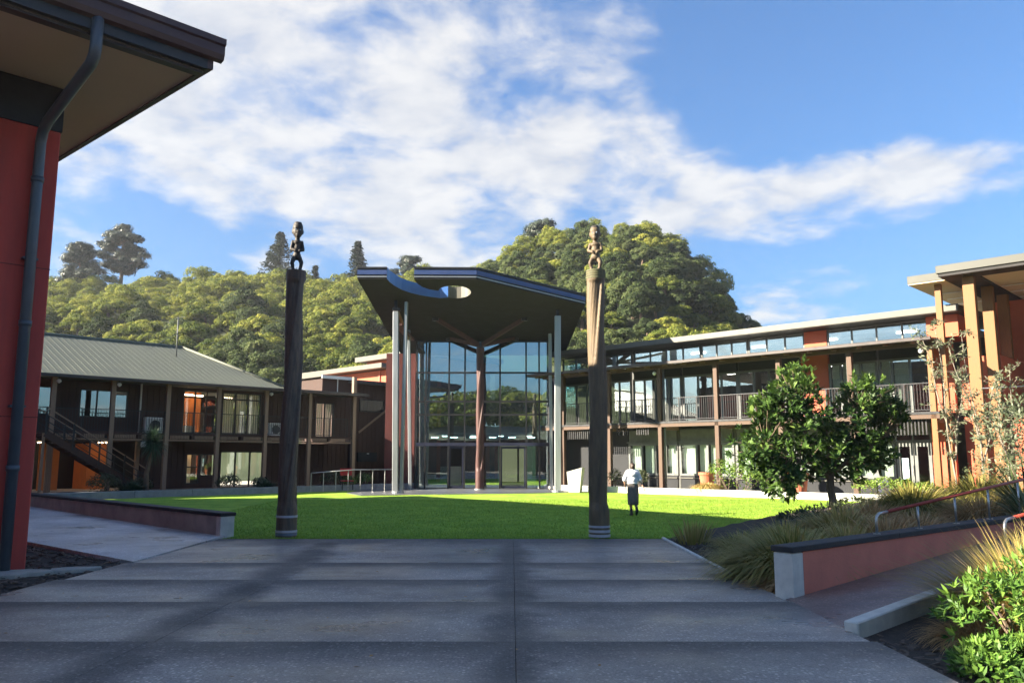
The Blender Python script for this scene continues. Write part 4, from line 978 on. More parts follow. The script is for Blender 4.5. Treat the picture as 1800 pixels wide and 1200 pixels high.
# ------------------------------------------------------------------ entrance pavilion
def entrance():
    ox, oy, oz = -1.6, 43.6, .17
    t = thing('entrance_pavilion', 'tall glass entrance pavilion under a dark upswept roof with a spiral cut-out', 'building', (ox, oy, oz))
    Lc = lambda x, y: (x - ox, y - oy)
    zr = lambda x, y: 9.66 - .19 * ((y + oy) - 35.5) - oz                       # soffit plane, local
    # plan of the roof with a koru shaped slot: in from the front edge, round the eye and back out
    eye_c = (-2.66, 37.02); er = .76
    outer = [(-5.58, 35.51), (-5.50, 35.9), (-5.34, 36.3), (-5.08, 36.75), (-4.72, 37.12), (-4.30, 37.40), (-3.85, 37.60), (-3.40, 37.76)]
    eye = [(eye_c[0] + er * math.cos(a), eye_c[1] + er * math.sin(a)) for a in [RAD(q) for q in range(118, -171, -16)]]
    inner = [(-3.80, 36.72), (-4.10, 36.42), (-4.27, 36.05), (-4.34, 35.75), (-4.36, 35.51)]
    plan = [(-6.9, 35.51)] + outer + eye + inner + [(-1.58, 35.55), (3.52, 38.63), (3.0, 46.4), (-6.35, 46.4)]
    P = [Lc(*q) for q in plan]
    n = len(P); th = .52
    top = lambda x, y: zr(x, y) + th
    s = MB(); s.prism(P, zr, lambda x, y: zr(x, y) + .05); s.build('soffit', 'soffit_dark', t)
    s = MB(); s.prism(P, lambda x, y: zr(x, y) + th - .06, top); s.build('roof', 'steel_dark', t)
    def strip(name, i0, i1, z0, z1, m, out=0.0, closed=False):
        b = MB(); 
        for i in range(i0, i1):
            a = Vector(P[i % n]); c = Vector(P[(i + 1) % n]); d = (c - a).normalized(); nm = Vector((d.y, -d.x)) * out
            q = [a + nm, c + nm]; 
            b.quad((*q[0], zr(*a) + z0), (*q[1], zr(*c) + z0), (*q[1], zr(*c) + z1), (*q[0], zr(*a) + z1))
            if out: 
                b.quad((*q[0], zr(*a) + z1), (*q[1], zr(*c) + z1), (*c, zr(*c) + z1), (*a, zr(*a) + z1)); b.quad((*a, zr(*a) + z0), (*c, zr(*c) + z0), (*q[1], zr(*c) + z0), (*q[0], zr(*a) + z0))
        return b.build(name, m, t)
    k_out = 1 + len(outer) - 1; k_eye = 1 + len(outer) + len(eye) - 1
    strip('fascia', 0, 1, .03, th, 'steel_dark', .0); strip('slot_edge', 1, k_out + 1, .0, th + .02, 'koru_sky_tint', 0.004)
    strip('eye_rim', k_out + 1, k_eye + 1, 0.0, th + .02, 'pale_metal', 0.004); strip('slot_edge', k_eye + 1, k_eye + len(inner), .0, th + .02, 'steel_dark', .004)  # eye rim coloured paler to stand in for sun on the inner wall
    strip('fascia', k_eye + len(inner), n, .03, th, 'steel_dark', 0)
    for (a, b) in ((0, 1), (k_eye + len(inner), n - 2)):
        strip('fascia_band', a, b, .20, .40, 'blue_metal', .03); strip('fascia_trim', a, b, .08, .125, 'silver', .025); strip('fascia_cap', a, b, .46, .54, 'steel_dark', .05)
    strip('fascia_band', n - 1, n, .20, .40, 'blue_metal', .03)
    # bronze side soffit over the left columns
    gz0 = 0.03
    # front and rear silver columns, narrow v pairs
    def blade(p, q, w, d, name='column'): MB().bar(p, q, w, d, up=(0, 1, 0)).build(name, 'silver', t, bevel=.02)
    ztop = lambda x, y: zr(*Lc(x, y)) - .0
    def wpt(x, y, z): return (x - ox, y - oy, z - oz)
    blade(wpt(-5.36, 38.0, .17), wpt(-5.50, 38.0, 8.62), .26, .34); blade(wpt(-5.10, 38.05, .17), wpt(-5.02, 38.05, 9.1), .15, .30)
    MB().bar(wpt(-5.50, 38.0, 8.62), wpt(-5.52, 38.0, 9.16), .13, .13).build('column_head', 'steel_dark', t); box(-5.66 - ox, -5.3 - ox, 37.85 - oy, 38.15 - oy, 8.5, 8.62).build('column_joint', 'steel_dark', t)
    blade(wpt(2.17, 39.2, .17), wpt(2.23, 39.2, 8.62), .30, .34); MB().bar(wpt(2.23, 39.2, 8.62), wpt(2.23, 39.2, 8.93), .13, .13).build('column_head', 'steel_dark', t)
    blade(wpt(-5.17, 42.0, .17), wpt(-5.40, 42.0, 8.38), .17, .2); blade(wpt(2.05, 42.6, .17), wpt(2.0, 42.6, 8.28), .17, .2)
    for (x, y) in ((-5.25, 38.0), (2.17, 39.2)): MB().tube([wpt(x, y, .17), wpt(x, y, .25)], .28, 16).build('column_base', 'silver', t)
    MB().bar(wpt(-5.45, 38.2, 8.7), wpt(-5.40, 42, 7.9), .10, .14).build('roof_strut', 'timber_dim', t); box(-5.6 - ox, -5.25 - ox, 38.3 - oy, 43.3 - oy, 8.0 - oz, 8.12 - oz).build('side_beam', 'carve_red', t)
    # carved centre post with branching struts
    cp = pole_shaft(.225, .205, 7.25, .36, .06, .9, -1, n=80, m=200, bands=3); pc = cp.build('carved_post', 'carve_red', t, smooth=True, loc=wpt(-1.64, 41.9, .17))
    MB().tube([(-1.64 - ox, 41.9 - oy, .0), (-1.64 - ox, 41.9 - oy, .06)], .27, 24).build('post_base', 'silver', t)
    hd = wpt(-1.64, 41.9, 7.42)
    MB().tube([hd, (hd[0], hd[1], hd[2] + .22)], .16, 16).build('post_head', 'steel_dark', t)
    for (x, y) in ((-3.85, 40.4), (.62, 40.4), (-3.4, 43.4), (.2, 43.4)):
        e = wpt(x, y, 0); MB().bar((hd[0], hd[1], hd[2] + .1), (e[0], e[1], zr(*Lc(x, y)) - .02), .15, .2).build('strut', 'carve_red', t)
        MB().tube([(e[0], e[1], zr(*Lc(x, y)) - .14), (e[0], e[1], zr(*Lc(x, y)) - .001)], .16, 12).build('strut_shoe', 'steel_dark', t)
    # glass front
    gy = 43.6; xs = [-5.12, -4.62, -3.38, -2.53, -1.64, -.64, .76, 1.46, 2.1]; zz = [2.45, 4.05, 4.75, 6.3, 8.0]
    fr = MB()
    for x in xs[:1] + xs[1:]: fr.box(x - .04 - ox, x + .04 - ox, -.06, .08, 0, 7.85)
    for z in zz: fr.box(xs[0] - ox, xs[-1] - ox, -.065, .075, z - .045 - oz, z + .045 - oz)
    f = fr.build('curtain_wall', 'steel_dark', t)
    zl = [.17] + zz
    for i in range(len(xs) - 1):
        for j in range(len(zl) - 1):
            if j == 0 and i in (2, 5): continue
            box(xs[i] + .045 - ox, xs[i + 1] - .045 - ox, .0, .02, zl[j] + .05 - oz, zl[j + 1] - .05 - oz).build('pane', 'glass_teal', f)
    for i in (2, 5):                                                        # sliding doors
        d = MB(); a, b = xs[i] - ox + .05, xs[i + 1] - ox - .05
        for q in ((a, a + .07, .02, 2.2), (b - .07, b, .02, 2.2), (a + .07, b - .07, .02, .12), (a + .07, b - .07, 2.08, 2.2)): d.box(q[0], q[1], -.02, .03, q[2], q[3])
        dd = d.build('sliding_door', 'navy', t); box(a + .07, b - .07, .0, .015, .12, 2.08).build('pane', 'glass_clear', dd)
    box(-5.1 - ox, 2.1 - ox, -.08, -.066, 2.22, 2.40).build('transom_beam', 'navy', t)
    # side walls of the foyer, glass returns and floor slabs inside
    for x in (-5.16, 2.14):
        for (y0, y1) in ((.1, 1.6), (1.66, 3.2)):
            box(x - .01 - ox, x + .01 - ox, y0, y1, .0, 7.6).build('side_pane', 'glass_teal', t)
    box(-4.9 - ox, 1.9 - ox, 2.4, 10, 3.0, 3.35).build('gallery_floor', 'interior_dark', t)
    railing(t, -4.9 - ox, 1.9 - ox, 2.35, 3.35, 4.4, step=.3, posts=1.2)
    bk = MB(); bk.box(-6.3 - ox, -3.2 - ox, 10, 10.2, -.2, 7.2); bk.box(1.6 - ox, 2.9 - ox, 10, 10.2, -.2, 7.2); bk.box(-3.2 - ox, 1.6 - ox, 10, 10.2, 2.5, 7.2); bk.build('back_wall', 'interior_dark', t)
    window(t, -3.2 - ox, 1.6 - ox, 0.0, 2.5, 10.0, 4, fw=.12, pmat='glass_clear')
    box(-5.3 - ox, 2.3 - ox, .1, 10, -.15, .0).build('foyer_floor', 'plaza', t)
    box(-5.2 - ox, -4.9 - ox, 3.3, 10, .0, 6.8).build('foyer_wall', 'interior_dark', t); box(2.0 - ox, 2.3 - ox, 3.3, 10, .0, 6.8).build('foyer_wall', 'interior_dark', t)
    box(-4.2 - ox, -3.0 - ox, 4.5, 5.2, .0, 1.1).build('reception_desk', 'interior_pale', t)
    for i in range(6): box(-4.6 - ox + i * 1.1, -4.2 - ox + i * 1.1, 2.9, 3.05, 2.72, 2.78).build('ceiling_light', 'lamp_white', t)
    for i in range(4): box(-4.2 - ox + i * 1.7, -3.9 - ox + i * 1.7, 5.5, 5.8, 2.86, 2.92).build('ceiling_light', 'lamp_white', t)
    MB().bar((-1.2 - ox, 6, 0), (-1.2 - ox, 6, 6.6), .3).build('inner_post', 'interior', t)
    return t
entrance()
def plaza():
    poly = [(-6.5, 35.6), (-4.5, 36.4), (-2, 37.2), (0.6, 38.0), (2.5, 38.7), (3.2, 40.4), (3.2, 54), (-7.6, 54), (-7.6, 38.0)]
    MB().prism(poly, -.2, .168).build('plaza', 'plaza', kind='structure')
plaza()
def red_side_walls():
    for lb, x0, x1, y in (('red wall in painted shade between the silver columns on the entrance left', -6.9, -5.3, 44.4), ('coral wall strip behind the right silver column', 2.35, 2.75, 42.8)):
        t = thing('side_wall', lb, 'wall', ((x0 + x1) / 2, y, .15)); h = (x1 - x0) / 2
        box(-h, h, 0, .3, 0, 7.3 if x0 < 0 else 6.0).build('wall_body', 'red_shade_joint' if x0 < 0 else 'coral_render', t)  # left wall's red is darkened to stand in for shade
red_side_walls()
def planter_box():
    t = thing('planter', 'pale tapered planter box standing beside the right entrance column', 'planter', (2.98, 38.9, .168), -.3)
    s = MB(); s.add([(-.26, -.26, 0), (.26, -.26, 0), (.26, .26, 0), (-.26, .26, 0), (-.33, -.33, .95), (.4, -.33, 1.15), (.4, .33, 1.15), (-.33, .33, .95)], [(3, 2, 1, 0), (0, 1, 5, 4), (1, 2, 6, 5), (2, 3, 7, 6), (3, 0, 4, 7)])
    s.add([(-.28, -.28, .9), (.34, -.28, 1.05), (.34, .28, 1.05), (-.28, .28, .9)], [(0, 1, 2, 3)]); s.build('planter_body', 'concrete_pale', t)
    def pot(lb, x, y, r, h):
        q = thing('plant_pot', lb, 'plant pot', (*R2W(x, y), .3), 0, 'terracotta pots by the right building')
        MB().tube([(0, 0, 0), (0, 0, h * .85), (0, 0, h * .85), (0, 0, h)], [r * .72, r * .95, r * 1.06, r * 1.06], 20).build('pot_body', 'terracotta', q, smooth=False); MB().tube([(0, 0, h * .9), (0, 0, h + .004)], r * .9, 16).build('soil', 'mulch', q)
    pot('terracotta pot beside the round brown tussock under the verandah', 5.02, .6, .36, .82); pot('terracotta pot behind the trunk of the broad leaved tree', 9.5, .25, .42, .85)
    for lb, x, y in (('dark cafe table and chair set standing in the shade behind the pale carved pole', -1.3, .7),):
        q = thing('cafe_table', lb, 'table', (*R2W(x, y), .3), RA)
        box(-.45, .45, -.35, .35, .70, .74).build('tabletop', 'interior_dark', q); 
        for a in (-.4, .4): box(a - .02, a + .02, -.02, .02, 0, .7).build('leg', 'grey_frame', q)
planter_box()

# ------------------------------------------------------------------ trees on the hills
def crown(nl, rx, rz, lr, nleaf, leaf, flat=.75, base=.5):
    L = Leaf()
    for i in range(nl):
        a = rnd.uniform(0, 6.283); e = math.asin(rnd.uniform(-.15, 1)); k = rnd.uniform(.72, 1.0)
        c = np.array([math.cos(a) * math.cos(e) * rx * k, math.sin(a) * math.cos(e) * rx * k, base + math.sin(e) * rz * k])
        r = lr * rnd.uniform(.7, 1.3); d = rdir(nleaf); d[:, 2] = np.abs(d[:, 2]) * 1.0 - .25 * (nr.random(nleaf) < .5); d /= np.linalg.norm(d, axis=1, keepdims=True)
        p = c + d * np.array([r, r, r * flat]) * nr.uniform(.82, 1.06, (nleaf, 1)); nm = d + rdir(nleaf) * .55
        tn = np.clip(rnd.uniform(.2, .8) + nr.normal(0, .14, nleaf), 0, 1)
        L.leaves(p - 0, nm, leaf * nr.uniform(.7, 1.3, nleaf), leaf * .75 * nr.uniform(.7, 1.3, nleaf), tn, fold=.12)
    return L
def tree_mesh(name, m, **k):
    me = crown(**k).mesh(name, m); me.materials.append(M['bark'])
    b = bmesh.new(); b.from_mesh(me)
    q = MB().tube([(0, 0, -3), (.1, 0, -.5), (0, .1, 1.2)], [.35, .28, .18], 7); vs = [b.verts.new(v) for v in q.v]
    for f in q.f: fc = b.faces.new([vs[i] for i in f]); fc.material_index = 1
    b.to_mesh(me); b.free(); return me
HT = [tree_mesh('hillside_tree', 'forest_a', nl=52, rx=3.4, rz=2.2, lr=.85, nleaf=190, leaf=.26, flat=.72, base=.6) for _ in range(4)]
HD = [tree_mesh('hillside_tree', 'forest_b', nl=52, rx=2.9, rz=3.4, lr=.85, nleaf=180, leaf=.26, flat=.85, base=.9) for _ in range(3)]
def project(x, y, z):
    th = math.atan(205 / 1430); c, s = math.cos(th), math.sin(th); z -= 1.75; d = c * y + s * z
    return 900 + 1430 * x / d, 600 - 1430 * (-s * y + c * z) / d
def forest():
    cand = []
    y = 82.
    while y < 196:
        step = 4.3 + (y - 82) * .009; x = -150.
        while x < 60:
            px, py = x + rnd.uniform(-1.8, 1.8), y + rnd.uniform(-1.8, 1.8); z = hill_z(px, py)
            u, v = project(px, py, z + 4); x += 3.5 if (x > -14 and y < 150) else step * 1.12
            if z < 2.5 or not (20 < u < 1342): continue
            lim = 700 if u < 640 else (640 if u > 980 or u < 730 else 505)
            if v > lim + 25: continue
            # hidden behind the ridge?
            hid = False
            for k in np.linspace(.55, .97, 15):
                if hill_z(px * k, py * k) + 3.0 > 1.75 + (z + 5.0 - 1.75) * k: hid = True; break
            if hid: continue
            cand.append((py, px, py, z, u, v))
        y += step * .92
    cand.sort()
    return cand
FOREST = forest()
print('forest candidates', len(FOREST))
HB = []
def place_forest():
    n = 0; extra = []
    for (d, x, y, z, u, v) in FOREST:
        right = u > 800
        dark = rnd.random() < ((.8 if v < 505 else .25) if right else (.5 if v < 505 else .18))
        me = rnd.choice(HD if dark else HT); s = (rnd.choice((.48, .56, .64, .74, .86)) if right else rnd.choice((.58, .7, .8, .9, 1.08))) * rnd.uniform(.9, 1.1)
        if n >= 290: extra.append((x, y, z, s, me)); continue
        o = put('hillside_tree', me, None, (x, y, z + 1.0), rot=(rnd.uniform(-.08, .08), rnd.uniform(-.08, .08), rnd.uniform(0, 6.28)), scale=(s * rnd.uniform(.9, 1.1), s, s * rnd.uniform(.85, 1.15)))
        size = 'small' if s < (.58 if right else .72) else ('large' if s > (.72 if right else .9) else 'middle sized'); hue = 'dark green' if dark else 'yellow green'
        if right: where = 'on the crest of the steep right hill' if v < 450 else ('on the shaded right flank of the steep hill' if u > 1180 else ('low on the steep hill between entrance roof and pale pole' if v > 520 else 'on the upper slope of the steep right hill'))
        else: where = 'on the ridge of the long left hill' if v < 492 else ('low on the left hill just above the brown building roof' if v > 575 else ('on the left hill behind the dark carved pole' if 420 < u else 'on the left hill above the grey green roof'))
        tag(o, f'{size} {hue} tree {where}', 'tree', 'forest trees ' + where)
        n += 1
    if extra:
        q = []; tt = []
        for (x, y, z, s, me) in extra:
            nv = len(me.polygons); 
            co = np.zeros(len(me.vertices) * 3, np.float32); me.vertices.foreach_get('co', co); co = co.reshape(-1, 3)
            k = (len(co) // 4) * 4; a = rnd.uniform(0, 6.28); c, s_ = math.cos(a), math.sin(a); co = co[: 4 * (len(me.attributes['tone'].data) - 30)] if False else co
            nq = sum(1 for p in me.polygons if p.material_index == 0); tn = np.zeros(len(me.polygons), np.float32); me.attributes['tone'].data.foreach_get('value', tn)
            c4 = co[:nq * 4].reshape(-1, 4, 3) * s; r = np.stack([c4[..., 0] * c - c4[..., 1] * s_ + x, c4[..., 0] * s_ + c4[..., 1] * c + y, c4[..., 2] + z + 1], -1)
            q.append(r[::2]); tt.append(tn[:nq][::2])
        L = Leaf(); L.quads(np.concatenate(q), np.concatenate(tt)); o = put('distant_wood', L.mesh('distant_wood', 'forest_a'), None, kind='stuff')
    print('forest', n, 'extra', len(extra))
place_forest()
def conifer(label, x, y, h, r, dense=1.0, group=None, spire=False):
    z = hill_z(x, y)
    t = thing('pine_tree', label, 'tree', (x, y, z), rnd.uniform(0, 6), group)
    MB().tube([(0, 0, -1), (0, 0, h * .5), (0, 0, h)], [h * .022, h * .014, .05], 8).build('trunk', 'bark', t)
    L = Leaf(); nlev = int(h / .55)
    for i in range(nlev):
        zz = h * .16 + (h * .84) * i / nlev; k = 1 - (i / nlev) ** 1.15; rr = r * k * rnd.uniform(.75, 1.05) + .15; nb = max(4, int(8 * dense))
        for b in range(nb):
            a = rnd.uniform(0, 6.28); m = int(26 * dense); tt = nr.random(m) ** .7
            p = np.stack([np.cos(a) * rr * tt, np.sin(a) * rr * tt, zz + rr * .18 * tt ** 2 * (1 if not spire else .4)], 1) + nr.normal(0, .16, (m, 3)) * np.array([1, 1, .45])
            L.leaves(p, np.array([0, 0, 1.]) + rdir(m) * .7, .62, .34, np.clip(nr.normal(.45, .2, m), 0, 1), fold=.1)
    put('crown', L.mesh('pine_crown', 'pine'), t)
conifer('tiered dark pine standing on the ridge left of the dark carved pole', -53, 181, 15.5, 5.6)
conifer('slender tiered pine on the ridge between the dark carved pole and the entrance roof', -35, 180, 13.5, 3.7)
conifer('small narrow cypress on the ridge just right of the dark carved figure', -44.6, 180, 7.5, 1.0, .7, None, True)
def broad_conifer(label, x, y, h, r, nl):
    z = hill_z(x, y); t = thing('ridge_tree', label, 'tree', (x, y, z), 0)
    k = MB().tube([(0, 0, -1), (.2, 0, h * .5), (0, 0, h * .8)], [.5, .35, .15], 8)
    L = Leaf()
    for i in range(nl):
        a = rnd.uniform(0, 6.28); e = rnd.uniform(.0, 1); rr = r * (1 - .72 * e ** 1.5) * rnd.uniform(.25, 1); c = np.array([math.cos(a) * rr, math.sin(a) * rr, h * (.35 + .62 * e)])
        k.bar((0, 0, c[2] - 1), tuple(c), .12); m = 260; d = rdir(m)
        L.leaves(c + d * np.array([1.75, 1.75, .75]) * nr.uniform(.35, 1, (m, 1)), d + np.array([0, 0, .5]), .5, .3, np.clip(nr.normal(.4, .2, m), 0, 1), fold=.1)
    k.build('trunk', 'bark', t); put('crown', L.mesh('ridge_crown', 'pine'), t)
broad_conifer('large ragged dark conifer rising on the ridge at the far left', -86.5, 176, 17, 6.6, 74); broad_conifer('broad rounded dark tree beside the ragged conifer at the far left', -92.5, 170, 12, 4.6, 50)
broad_conifer('grey green tree with flat crown on the ridge behind the entrance roof', -23, 182, 9, 5.5, 34)
broad_conifer('dark broad tree on the left shoulder of the steep hill', 5.5, 146, 8, 4.2, 34)

# trees across the yard behind the viewpoint, seen mirrored in the entrance glass
def yard_tree(x, y, s, i):
    o = put('yard_tree', HT[i % 4], None, (x, y, 3.6 * s), rot=(0, 0, i), scale=(1.35 * s, 1.35 * s, 1.15 * s)); tag(o, 'rounded leafy tree mirrored in the glass of the entrance front', 'tree', 'yard trees mirrored in the entrance glass')
for i, (x, y, s) in enumerate(((-9, -30, 1.5), (-1, -34, 1.7), (7, -31, 1.6), (15, -33, 1.8), (24, -30, 1.7), (-30, -60, 2.2), (33, -36, 2.0))): yard_tree(x, y, s, i)

def opposite_building():
    t = thing('verandah_building', 'long low dark building across the yard mirrored in the entrance glass', 'building', (2, -22, -.1))
    box(-40, 40, -6, 0, 0, 4.4).build('wall', 'brown_clad', t); MB().add([(-41, 1.6, 4.2), (41, 1.6, 4.2), (41, -3, 6.2), (-41, -3, 6.2), (-41, -7, 4.4), (41, -7, 4.4)], [(0, 1, 2, 3), (3, 2, 5, 4), (1, 5, 2), (0, 3, 4), (4, 5, 1, 0)]).build('roof', 'roof_metal', t)
    for i in range(14): window(t, -36 + i * 5.2, -33 + i * 5.2, .3, 2.6, -.02 - .06, 3, fw=.1, fmat='white_paint', pmat='blind')
opposite_building()

# ------------------------------------------------------------------ planting
def broadleaf_tree():
    x, y = 8.5, 22.0; z0 = bed_z(x, y)
    t = thing('broadleaf_tree', 'broad leaved evergreen tree with short trunk on the right edge of the lawn', 'tree', (x, y, z0))
    C = [(-.85, 0, 2.0, 1.0, 1.0, 1.1), (.85, .1, 2.0, .95, .9, 1.0), (-1.75, 0, 1.6, .8, .8, .6), (-.75, 0, 3.15, .62, .7, .7), (1.2, 0, 2.95, .72, .7, .55), (1.75, .1, 2.5, .5, .6, .5), (-1.5, 0, 2.6, .5, .6, .5),
         (-1.2, 0, .85, .65, .8, .5), (1.25, 0, 1.55, .55, .7, .5), (.2, 0, 1.25, 1.0, .9, .6), (-.2, .1, 2.2, .9, 1, 1.0)]
    tips = []
    while len(tips) < 1250:
        c = rnd.choice(C); d = rdir(1)[0] * (rnd.random() ** .33); p = np.array(c[:3]) + d * np.array(c[3:]) * 1.02
        if p[2] < .35 or (p[2] < 1.0 and abs(p[0] - .1) < .28): continue
        if abs(p[0] - .2) < .22 - .05 * (3.4 - p[2]) and p[2] > 2.4: continue
        p[0] -= .12
        tips.append(p)
    for p in ((-.55, 0, 3.95), (-.85, .1, 3.75), (1.55, 0, 3.45), (1.25, .1, 3.5), (.75, 0, 3.55), (-2.35, 0, 2.15), (1.75, 0, 2.0), (1.72, 0, 3.1), (-.35, 0, 3.7)): tips.append(np.array(p))
    tr = MB(); tr.tube([(0, 0, -.15), (.03, 0, .25), (-.02, 0, .6), (0, 0, .95)], [.135, .105, .10, .09], 12)
    limbs = [((0, 0, .9), (-.5, .05, 1.7), (-.75, 0, 2.7)), ((0, 0, .9), (.45, .0, 1.7), (.8, .05, 2.7)), ((0, 0, .85), (-.9, 0, 1.3), (-1.7, 0, 1.7)), ((0, 0, .9), (.1, .3, 1.8), (.0, .3, 2.6)), ((0, 0, .95), (.6, -.2, 1.4), (1.3, -.1, 1.8)), ((0, 0, .8), (-.5, -.25, 1.2), (-1.1, -.3, 1.4))]
    nodes = []
    for a, b, c in limbs:
        tr.tube([a, b, c], [.065, .045, .022], 7)
        for k in np.linspace(0, 1, 7): nodes.append(np.array(a) * (1 - k) ** 2 + 2 * np.array(b) * k * (1 - k) + np.array(c) * k * k)
    nodes = np.array(nodes); L = Leaf()
    for p in tips:
        q = nodes[np.argmin(((nodes - p) ** 2).sum(1))]; dv = p - q; ln = np.linalg.norm(dv) + 1e-6
        if rnd.random() < .22: tr.bar(tuple(q), tuple(p), .014)
        ax = dv / ln + np.array([0, 0, .45]); ax /= np.linalg.norm(ax); m = rnd.randint(8, 12)
        fan = rdir(m) * .85 + ax * .75; fan /= np.linalg.norm(fan, axis=1, keepdims=True)
        nm = np.cross(fan, np.cross(np.tile(ax + np.array([0, 0, .6]), (m, 1)), fan)) + rdir(m) * .25
        tn = np.clip(.32 + rnd.gauss(0, .14) + nr.normal(0, .12, m) + (.22 if p[2] > 3.2 else 0), 0, 1)  # upper leaves lighter: the crown's sunlit top is put into their tone
        L.leaves(p + rdir(m) * .04, nm, nr.uniform(.14, .25, m), nr.uniform(.06, .095, m), tn, along=fan, fold=.18)
    tr.build('trunk', 'bark', t, smooth=True); put('crown', L.mesh('broadleaf_crown', 'big_leaf'), t)
broadleaf_tree()
def tussock(label, x, y, z, n, ln, up, droop, m='tussock', tone=.5, w=.008, group=None, spread=.10, bias=(0, 0), cat='grass clump', name='tussock_grass'):
    n = int(n * 2.3); ln *= 1.38; w *= 2.6; spread *= 1.7
    a = nr.uniform(0, 6.283, n); k = nr.random(n) ** .6
    base = np.stack([np.cos(a) * k * spread, np.sin(a) * k * spread, np.zeros(n)], 1)
    d = np.stack([np.cos(a) * k + bias[0], np.sin(a) * k + bias[1], up + nr.random(n) * .5], 1)
    L = Leaf(); L.blades(base, d, ln * nr.uniform(.55, 1.1, n), np.full(n, w), droop * nr.uniform(.6, 1.25, n), np.clip(nr.normal(tone, .2, n), 0, 1), seg=5)
    o = put(name, L.mesh(name, m), None, (x, y, z)); tag(o, label, cat, group); return o
G1 = 'tussock grasses in the right beds'
tussock('largest green tussock spilling over the kerb beside the coral wall end', 4.02, 12.05, .0, 1500, 1.12, .75, .70, tone=.42, group=G1, spread=.22, bias=(-.12, -.1), w=.011)
tussock('dry fawn tussock squeezed against the coral wall end', 3.62, 11.15, .0, 420, .5, .6, .8, 'tussock_rust', .55, group=G1, spread=.18, bias=(-.45, .1), w=.009)
tussock('olive tussock behind the largest one on the lawn side', 4.55, 13.9, .05, 900, .95, .75, .7, tone=.5, group=G1, spread=.2, w=.010)
tussock('golden tussock behind the coral wall near its low end', 5.2, 12.9, .1, 900, .95, .8, .65, tone=.62, group=G1, spread=.2, w=.010)
tussock('golden brown tussock behind the first handrail post', 6.1, 13.6, .16, 900, .95, .8, .65, 'tussock_rust', .5, group=G1, spread=.22, w=.010)
tussock('rust coloured tussock under the handrail middle', 7.0, 14.4, .2, 800, .9, .8, .65, 'tussock_rust', .6, group=G1, spread=.22, w=.010)
tussock('tawny tussock at the far end of the wall bed', 6.2, 15.6, .2, 900, .95, .8, .65, 'tussock', .7, group=G1, spread=.25, w=.011)
tussock('tall green mound of grass right of the broad leaved tree', 9.2, 19.0, .38, 1200, 1.15, .8, .65, tone=.30, group=G1, spread=.3, w=.013)
tussock('green grass mound farther right behind the handrail', 11.6, 20.5, .5, 1000, 1.15, .9, .6, tone=.32, group=G1, spread=.3, w=.013)
tussock('brownish grass clump below the slender young trees', 10.6, 17.2, .48, 900, .95, .8, .65, tone=.55, group=G1, spread=.25, w=.011)
tussock('brown grass clump beside the last handrail post', 9.2, 16.2, .4, 900, .9, .8, .65, 'tussock_rust', .45, group=G1, spread=.25, w=.011)
tussock('long bladed tussock leaning over the ramp at the lower right', 5.0, 8.25, .12, 700, .98, .75, .36, tone=.62, group=G1, spread=.2, bias=(-.3, .12), w=.007)
tussock('second long bladed tussock at the right frame edge beside the ramp', 5.7, 8.6, .2, 500, .95, .95, .36, tone=.55, group=G1, spread=.2, w=.007)
tussock('low rusty tussock at the end of the short kerb', 4.3, 7.75, .06, 450, .42, .7, .75, 'tussock_rust', .45, group=G1, spread=.16, bias=(-.15, 0), w=.007)
tussock('olive tussock at the lawn edge nearest the pale carved pole', 4.4, 15.9, .02, 420, .55, .75, .7, tone=.45, group=G1, spread=.22, w=.010)
tussock('tawny tussock at the lawn edge in front of the tree shadow', 5.6, 17.0, .06, 500, .6, .75, .7, tone=.55, group=G1, spread=.22, w=.010)
tussock('straw coloured tussock between the lawn and the low ground cover', 6.9, 18.6, .1, 500, .6, .75, .7, tone=.65, group=G1, spread=.22, w=.010)
tussock('brown tussock in the middle of the right bed', 7.6, 17.6, .25, 800, .9, .75, .7, 'tussock_rust', .5, group=G1, spread=.22, w=.010)
tussock('small olive tussock at the paving edge above the largest one', 3.9, 14.0, .0, 450, .55, .75, .75, tone=.4, group=G1, spread=.2, bias=(-.1, 0), w=.010)
tussock('few pale grass shoots at the corner of the lawn', 3.75, 17.3, .0, 60, .5, 1.6, .2, tone=.5, group=G1, spread=.2, w=.012)
def leafy(name, label, x, y, z, lobes, n, ll, lw, m, cat='shrub', group=None, tone=.45, rosette=0, rot=0, stems=True):
    t = thing(name, label, cat, (x, y, z), rot, group); L = Leaf(); st = MB()
    for i in range(n):
        c = rnd.choice(lobes); d = rdir(1)[0]; d[2] = abs(d[2]) if rnd.random() < .8 else d[2]; k = rnd.uniform(.72, 1.03); p = np.array(c[:3]) + d * np.array(c[3:]) * k
        if p[2] < .03: continue
        m_ = rosette or 1; ax = d + np.array([0, 0, .5]); ax /= np.linalg.norm(ax)
        fan = rdir(m_) * .9 + ax * .8; fan /= np.linalg.norm(fan, axis=1, keepdims=True); nm = np.cross(fan, np.cross(np.tile(ax, (m_, 1)), fan)) + rdir(m_) * .3
        if not rosette: nm = d[None] + rdir(1) * .6; fan = rdir(1)
        L.leaves(np.tile(p, (m_, 1)) + rdir(m_) * ll * .12, nm, ll * nr.uniform(.7, 1.25, m_), lw * nr.uniform(.8, 1.2, m_), np.clip(tone + rnd.gauss(0, .16) + nr.normal(0, .08, m_), 0, 1), along=fan, fold=.15)
    for c in lobes:
        for q in range(4): st.bar((c[0] * .5 + rnd.uniform(-.05, .05), c[1] * .5, -.05), (c[0] + rnd.uniform(-.6, .6) * c[3], c[1] + rnd.uniform(-.6, .6) * c[4], c[2] + c[5] * .5), .015)
    st.build('stem', 'bark', t); put('foliage', L.mesh('foliage', m), t); return t
